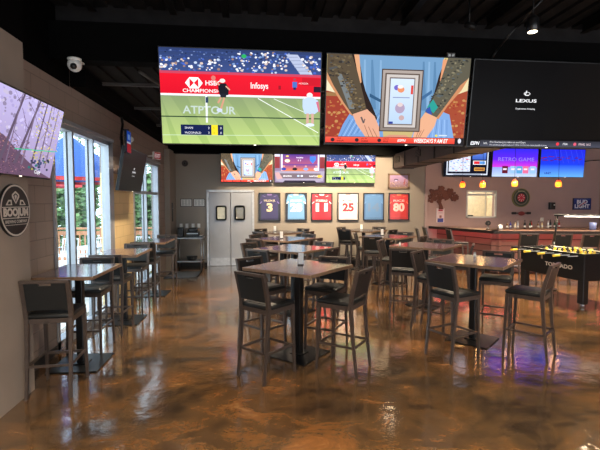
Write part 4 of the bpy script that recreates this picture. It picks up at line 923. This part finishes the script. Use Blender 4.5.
B('board', 'paper', (0, -.005, 0), (.24, .01, .42), r); p = Pic(.23, .41); p.rect(0, 0, 1, 1, (226, 204, 208)); p.rect(.2, .08, .8, .2, (186, 60, 80)); p.rect(.1, .72, .9, 1, (50, 60, 140)); p.rect(.35, .5, .65, .68, (150, 90, 80)); p.rect(.2, .3, .8, .34, (170, 150, 160)); p.build('sheet', 'print', r, y=-.012)
r = empty('round_sign', (8.02, YB, 1.95)); tag(r, 'round green black and red dartboard style sign behind the bar', 'sign')
b = MB(); b.cyl((0, 0, 0), (0, -.05, 0), .285, n=40); b.build('rim', mat('olive_rim', (128, 118, 66), .5), r)
p = Pic(.54, .54); p.ell(.5, .5, .49, .49, (60, 70, 56), 36); p.ell(.5, .5, .40, .40, (110, 110, 96), 36); p.ell(.5, .5, .34, .34, (38, 40, 38), 36); p.ell(.5, .5, .23, .23, (190, 40, 60), 30)
for k in range(8): a = k * math.pi / 4; p.line(.5, .5, .5 + .22 * math.cos(a), .5 + .22 * math.sin(a), .03, (226, 200, 200))
p.ell(.5, .5, .1, .1, (200, 40, 70)); p.text('BREWING', .5, .16, .06, (190, 190, 150), .4, .01, 0, 'C'); p.build('printed_face', 'print', r, y=-.0505)
r = empty('wall_hook_rack', (8.05, YB, 1.48)); tag(r, 'narrow dark and red ornament on the wall below the round sign', 'ornament')
b = MB(); b.box((0, -.02, 0), (.62, .03, .035)); b.build('bar', 'plastic', r); b = MB(); b.sph((0, -.04, -.01), .08, (1.4, .4, .8)); b.build('emblem', mat('faded_red_emblem', (150, 60, 56), .6), r)
for s in (-.24, .24): B('end_piece', 'plastic', (s, -.03, 0), (.12, .04, .07), r)
r = empty('soap_dispenser', (9.03, YB, 1.70)); tag(r, 'small black box on the wall left of the blue beer sign', 'dispenser')
b = MB(); b.box((0, -.05, 0), (.17, .1, .22), bev=.015); b.build('body', 'plastic', r); B('indicator', 'white', (.04, -.102, .03), (.05, .004, .03), r)
r = empty('beer_sign', (10.05, YB, 1.76)); tag(r, 'blue rectangular beer sign with white lettering on the bar wall', 'sign')
B('board', 'plastic', (0, -.015, 0), (.60, .03, .36), r); p = Pic(.58, .34); p.rect(0, 0, 1, 1, (28, 48, 128), bot=(24, 40, 108)); p.rect(.03, .05, .97, .07, (120, 140, 200)); p.rect(.03, .93, .97, .95, (120, 140, 200)); p.text('BUD', .5, .46, .32, (222, 228, 240), .62, .04, 0, 'C'); p.text('LIGHT', .5, .86, .32, (222, 228, 240), .86, .04, 0, 'C'); p.line(.3, .72, .72, .3, .06, (190, 60, 80)); p.build('printed_face', 'print', r, y=-.031)
b = MB(); b.tube([(9.98, 11.9, 3.06), (10.3, 11.92, 3.10), (10.62, 11.95, 3.12)], .014); tag(b.build('loose_cable', 'plastic'), 'black cable leading right from the plain blue television', 'cable')
r = empty('wall_outlet', (8.75, YB, 1.28)); tag(r, 'pale outlet on the bar wall above the bottles', 'outlet'); B('cover_plate', 'white', (0, -.006, 0), (.1, .012, .12), r); B('socket', 'paper', (0, -.014, 0), (.04, .005, .05), r)

# ------------------------------------------------------------------ foosball table
FA = Vector((5.54, 6.50)); FBk = Vector((5.30, 7.86))    # near long side: near end -> far end (floor corners)
t = (FBk - FA).normalized(); nn = Vector((t.y, -t.x)); 
if nn.x < 0: nn = -nn
LEN, WID = 1.38, .76; ang = math.atan2(t.y, t.x)
ctr = FA + t * LEN / 2 + nn * WID / 2
r = empty('foosball_table', (ctr.x, ctr.y, 0), ang); tag(r, 'black foosball table with yellow handled rods at the right', 'foosball table')
# local: x along length (+ = far end), y: side. which local side faces nn?
sy = 1 if Vector((-t.y, t.x)).dot(nn) > 0 else -1      # sign of local y pointing away from the viewer's side
H0, H1 = .46, .93
for s in (-1, 1): B('side_panel', 'black_gloss', (0, s * (WID / 2 - .015), (H0 + H1) / 2), (LEN, .03, H1 - H0), r, bev=.004)
for s in (-1, 1): B('end_panel', 'black_gloss', (s * (LEN / 2 - .015), 0, (H0 + H1) / 2), (.03, WID - .06, H1 - H0), r)
B('cabinet_bottom', 'black_gloss', (0, 0, H0 + .01), (LEN - .06, WID - .06, .02), r)
B('playfield', mat('pale_playfield', (214, 226, 214), .35), (0, 0, .852), (LEN - .06, WID - .06, .015), r)
for s in (-1, 1): B('top_trim', 'white', (0, s * (WID / 2 - .045), .921), (LEN - .06, .028, .012), r)
for sx in (-1, 1):
    for s in (-1, 1):
        lg = B('leg', 'black_gloss', (sx * (LEN / 2 - .06), s * (WID / 2 - .06), .27), (.115, .115, .42), r, bev=.006)
        b = MB(); b.cyl((sx * (LEN / 2 - .06), s * (WID / 2 - .06), 0), (sx * (LEN / 2 - .06), s * (WID / 2 - .06), .07), .034, n=14); b.build('leveller', 'steel', lg)
rodx = [-.56, -.40, -.24, -.08, .08, .24, .40, .56]
for i, x in enumerate(rodx):
    mine = i in (0, 1, 3, 5)          # handle on the viewer's side
    sd = -sy if i in (1, 3, 5, 7) else sy
    b = MB(); b.cyl((x, -.62, .885), (x, .62, .885), .009, n=10); rod = b.build('rod', 'steel', r)
    b = MB(); b.cyl((x, sd * .60, .885), (x, sd * .74, .885), .019, .021, n=12); b.build('handle', 'yellow' , rod)
    b = MB(); b.cyl((x, -sd * .60, .885), (x, -sd * .63, .885), .013, n=10); b.build('end_cap', 'plastic', rod)
    cnt = {0: 3, 7: 3, 1: 2, 6: 2, 2: 3, 5: 3, 3: 5, 4: 5}[i]
    for j in range(cnt):
        yy = (j - (cnt - 1) / 2) * (.62 / max(cnt, 3)); b = MB(); b.loft([((x, yy, .862), .02, .024), ((x, yy, .88), .034, .044), ((x, yy, .925), .03, .044), ((x, yy, .93), .016, .016)]); b.sph((x, yy, .942), .018, n=8); b.build('player_figure', 'yellow' if i in (0, 1, 3, 5) else 'plastic', rod)
p = Pic(1.3, .40); 
def face_text(P):
    P.text('TORNADO', .42, .66, .17, (196, 190, 178), .44, .03)
# the viewer reads from far end (left) to near end (right)
face_text(p); o = p.build('lettering', 'print', r, y=0); o.location = (0, -sy * (WID / 2 + .001), .70); o.rotation_euler = (0, 0, 0 if sy > 0 else math.pi)
o = B('emblem', 'edge', (0, 0, 0), (.04, .002, .09), r); o.location = (0, 0, 0)
o.location = ((-.18 if sy > 0 else .18), -sy * (WID / 2 + .002), .79)
# light over the foosball table
lr = empty('table_light', (0, 0, 0)); tag(lr, 'slim black post light with white tube standing over the foosball table', 'lamp')
pA = ctr + t * (LEN / 2 - .02) + nn * (WID / 2 + .03); A3 = Vector((6.12, 8.0, 0))
b = MB(); b.tube([(A3.x - .04, A3.y, 0), (A3.x, A3.y, 1.0), (A3.x + .06, A3.y, 1.55)], .02); b.build('post', 'plastic', lr)
b = MB(); b.tube([(A3.x - .02, A3.y, 1.55), (A3.x + 1.25, A3.y - .75, 1.55)], .022); b.build('arm', 'plastic', lr)
b = MB(); b.tube([(A3.x + 1.25, A3.y - .75, 1.55), (A3.x + 1.3, A3.y - .75, 0)], .02); b.build('post', 'plastic', lr)
b = MB(); b.box((0, 0, 0), (1.0, .04, .02)); o = b.build('light_tube', 'led_white', lr); o.location = (A3.x + .56, A3.y - .36, 1.528); o.rotation_euler = (0, 0, math.atan2(-.75, 1.27))
for xx, yy in ((A3.x - .04, A3.y), (A3.x + 1.3, A3.y - .75)): b = MB(); b.cyl((xx, yy, 0), (xx, yy, .02), .12, n=20); b.build('foot', 'plastic', lr)

# ------------------------------------------------------------------ light
w = bpy.data.worlds.new('sky'); bpy.context.scene.world = w; w.use_nodes = True; nt = w.node_tree
bg = nt.nodes['Background']; bg.inputs['Color'].default_value = (.86, .93, 1.0, 1); bg.inputs['Strength'].default_value = 5.0
def portal(loc, rot, sx, sy):
    l = bpy.data.lights.new('daylight_portal', 'AREA'); l.shape = 'RECTANGLE'; l.size = sx; l.size_y = sy; l.cycles.is_portal = True
    o = bpy.data.objects.new('daylight_portal', l); C.objects.link(o); o.location = loc; o.rotation_euler = rot
portal((WL - .2, (W1[0] + W1[1]) / 2, 1.42), (0, R(-90), 0), 2.75, 1.96)
portal((WL - .2, (W2[0] + W2[1]) / 2, 1.4), (0, R(-90), 0), 2.7, 2.3)
portal((1.2, YF - .25, 1.8), (R(90), 0, 0), 5.8, 2.8); portal((7.1, YF - .25, 1.8), (R(90), 0, 0), 5.2, 2.8)
sn = bpy.data.lights.new('sun', 'SUN'); sn.energy = 2.2; sn.angle = R(2); sn.color = (1, .95, .88)
so = bpy.data.objects.new('sun', sn); C.objects.link(so); so.rotation_euler = (R(40), R(25), 0)

vs = bpy.context.scene.view_settings
vs.view_transform = 'Standard'; vs.look = 'None'; vs.gamma = 1; vs.exposure = .12; vs.use_curve_mapping = False
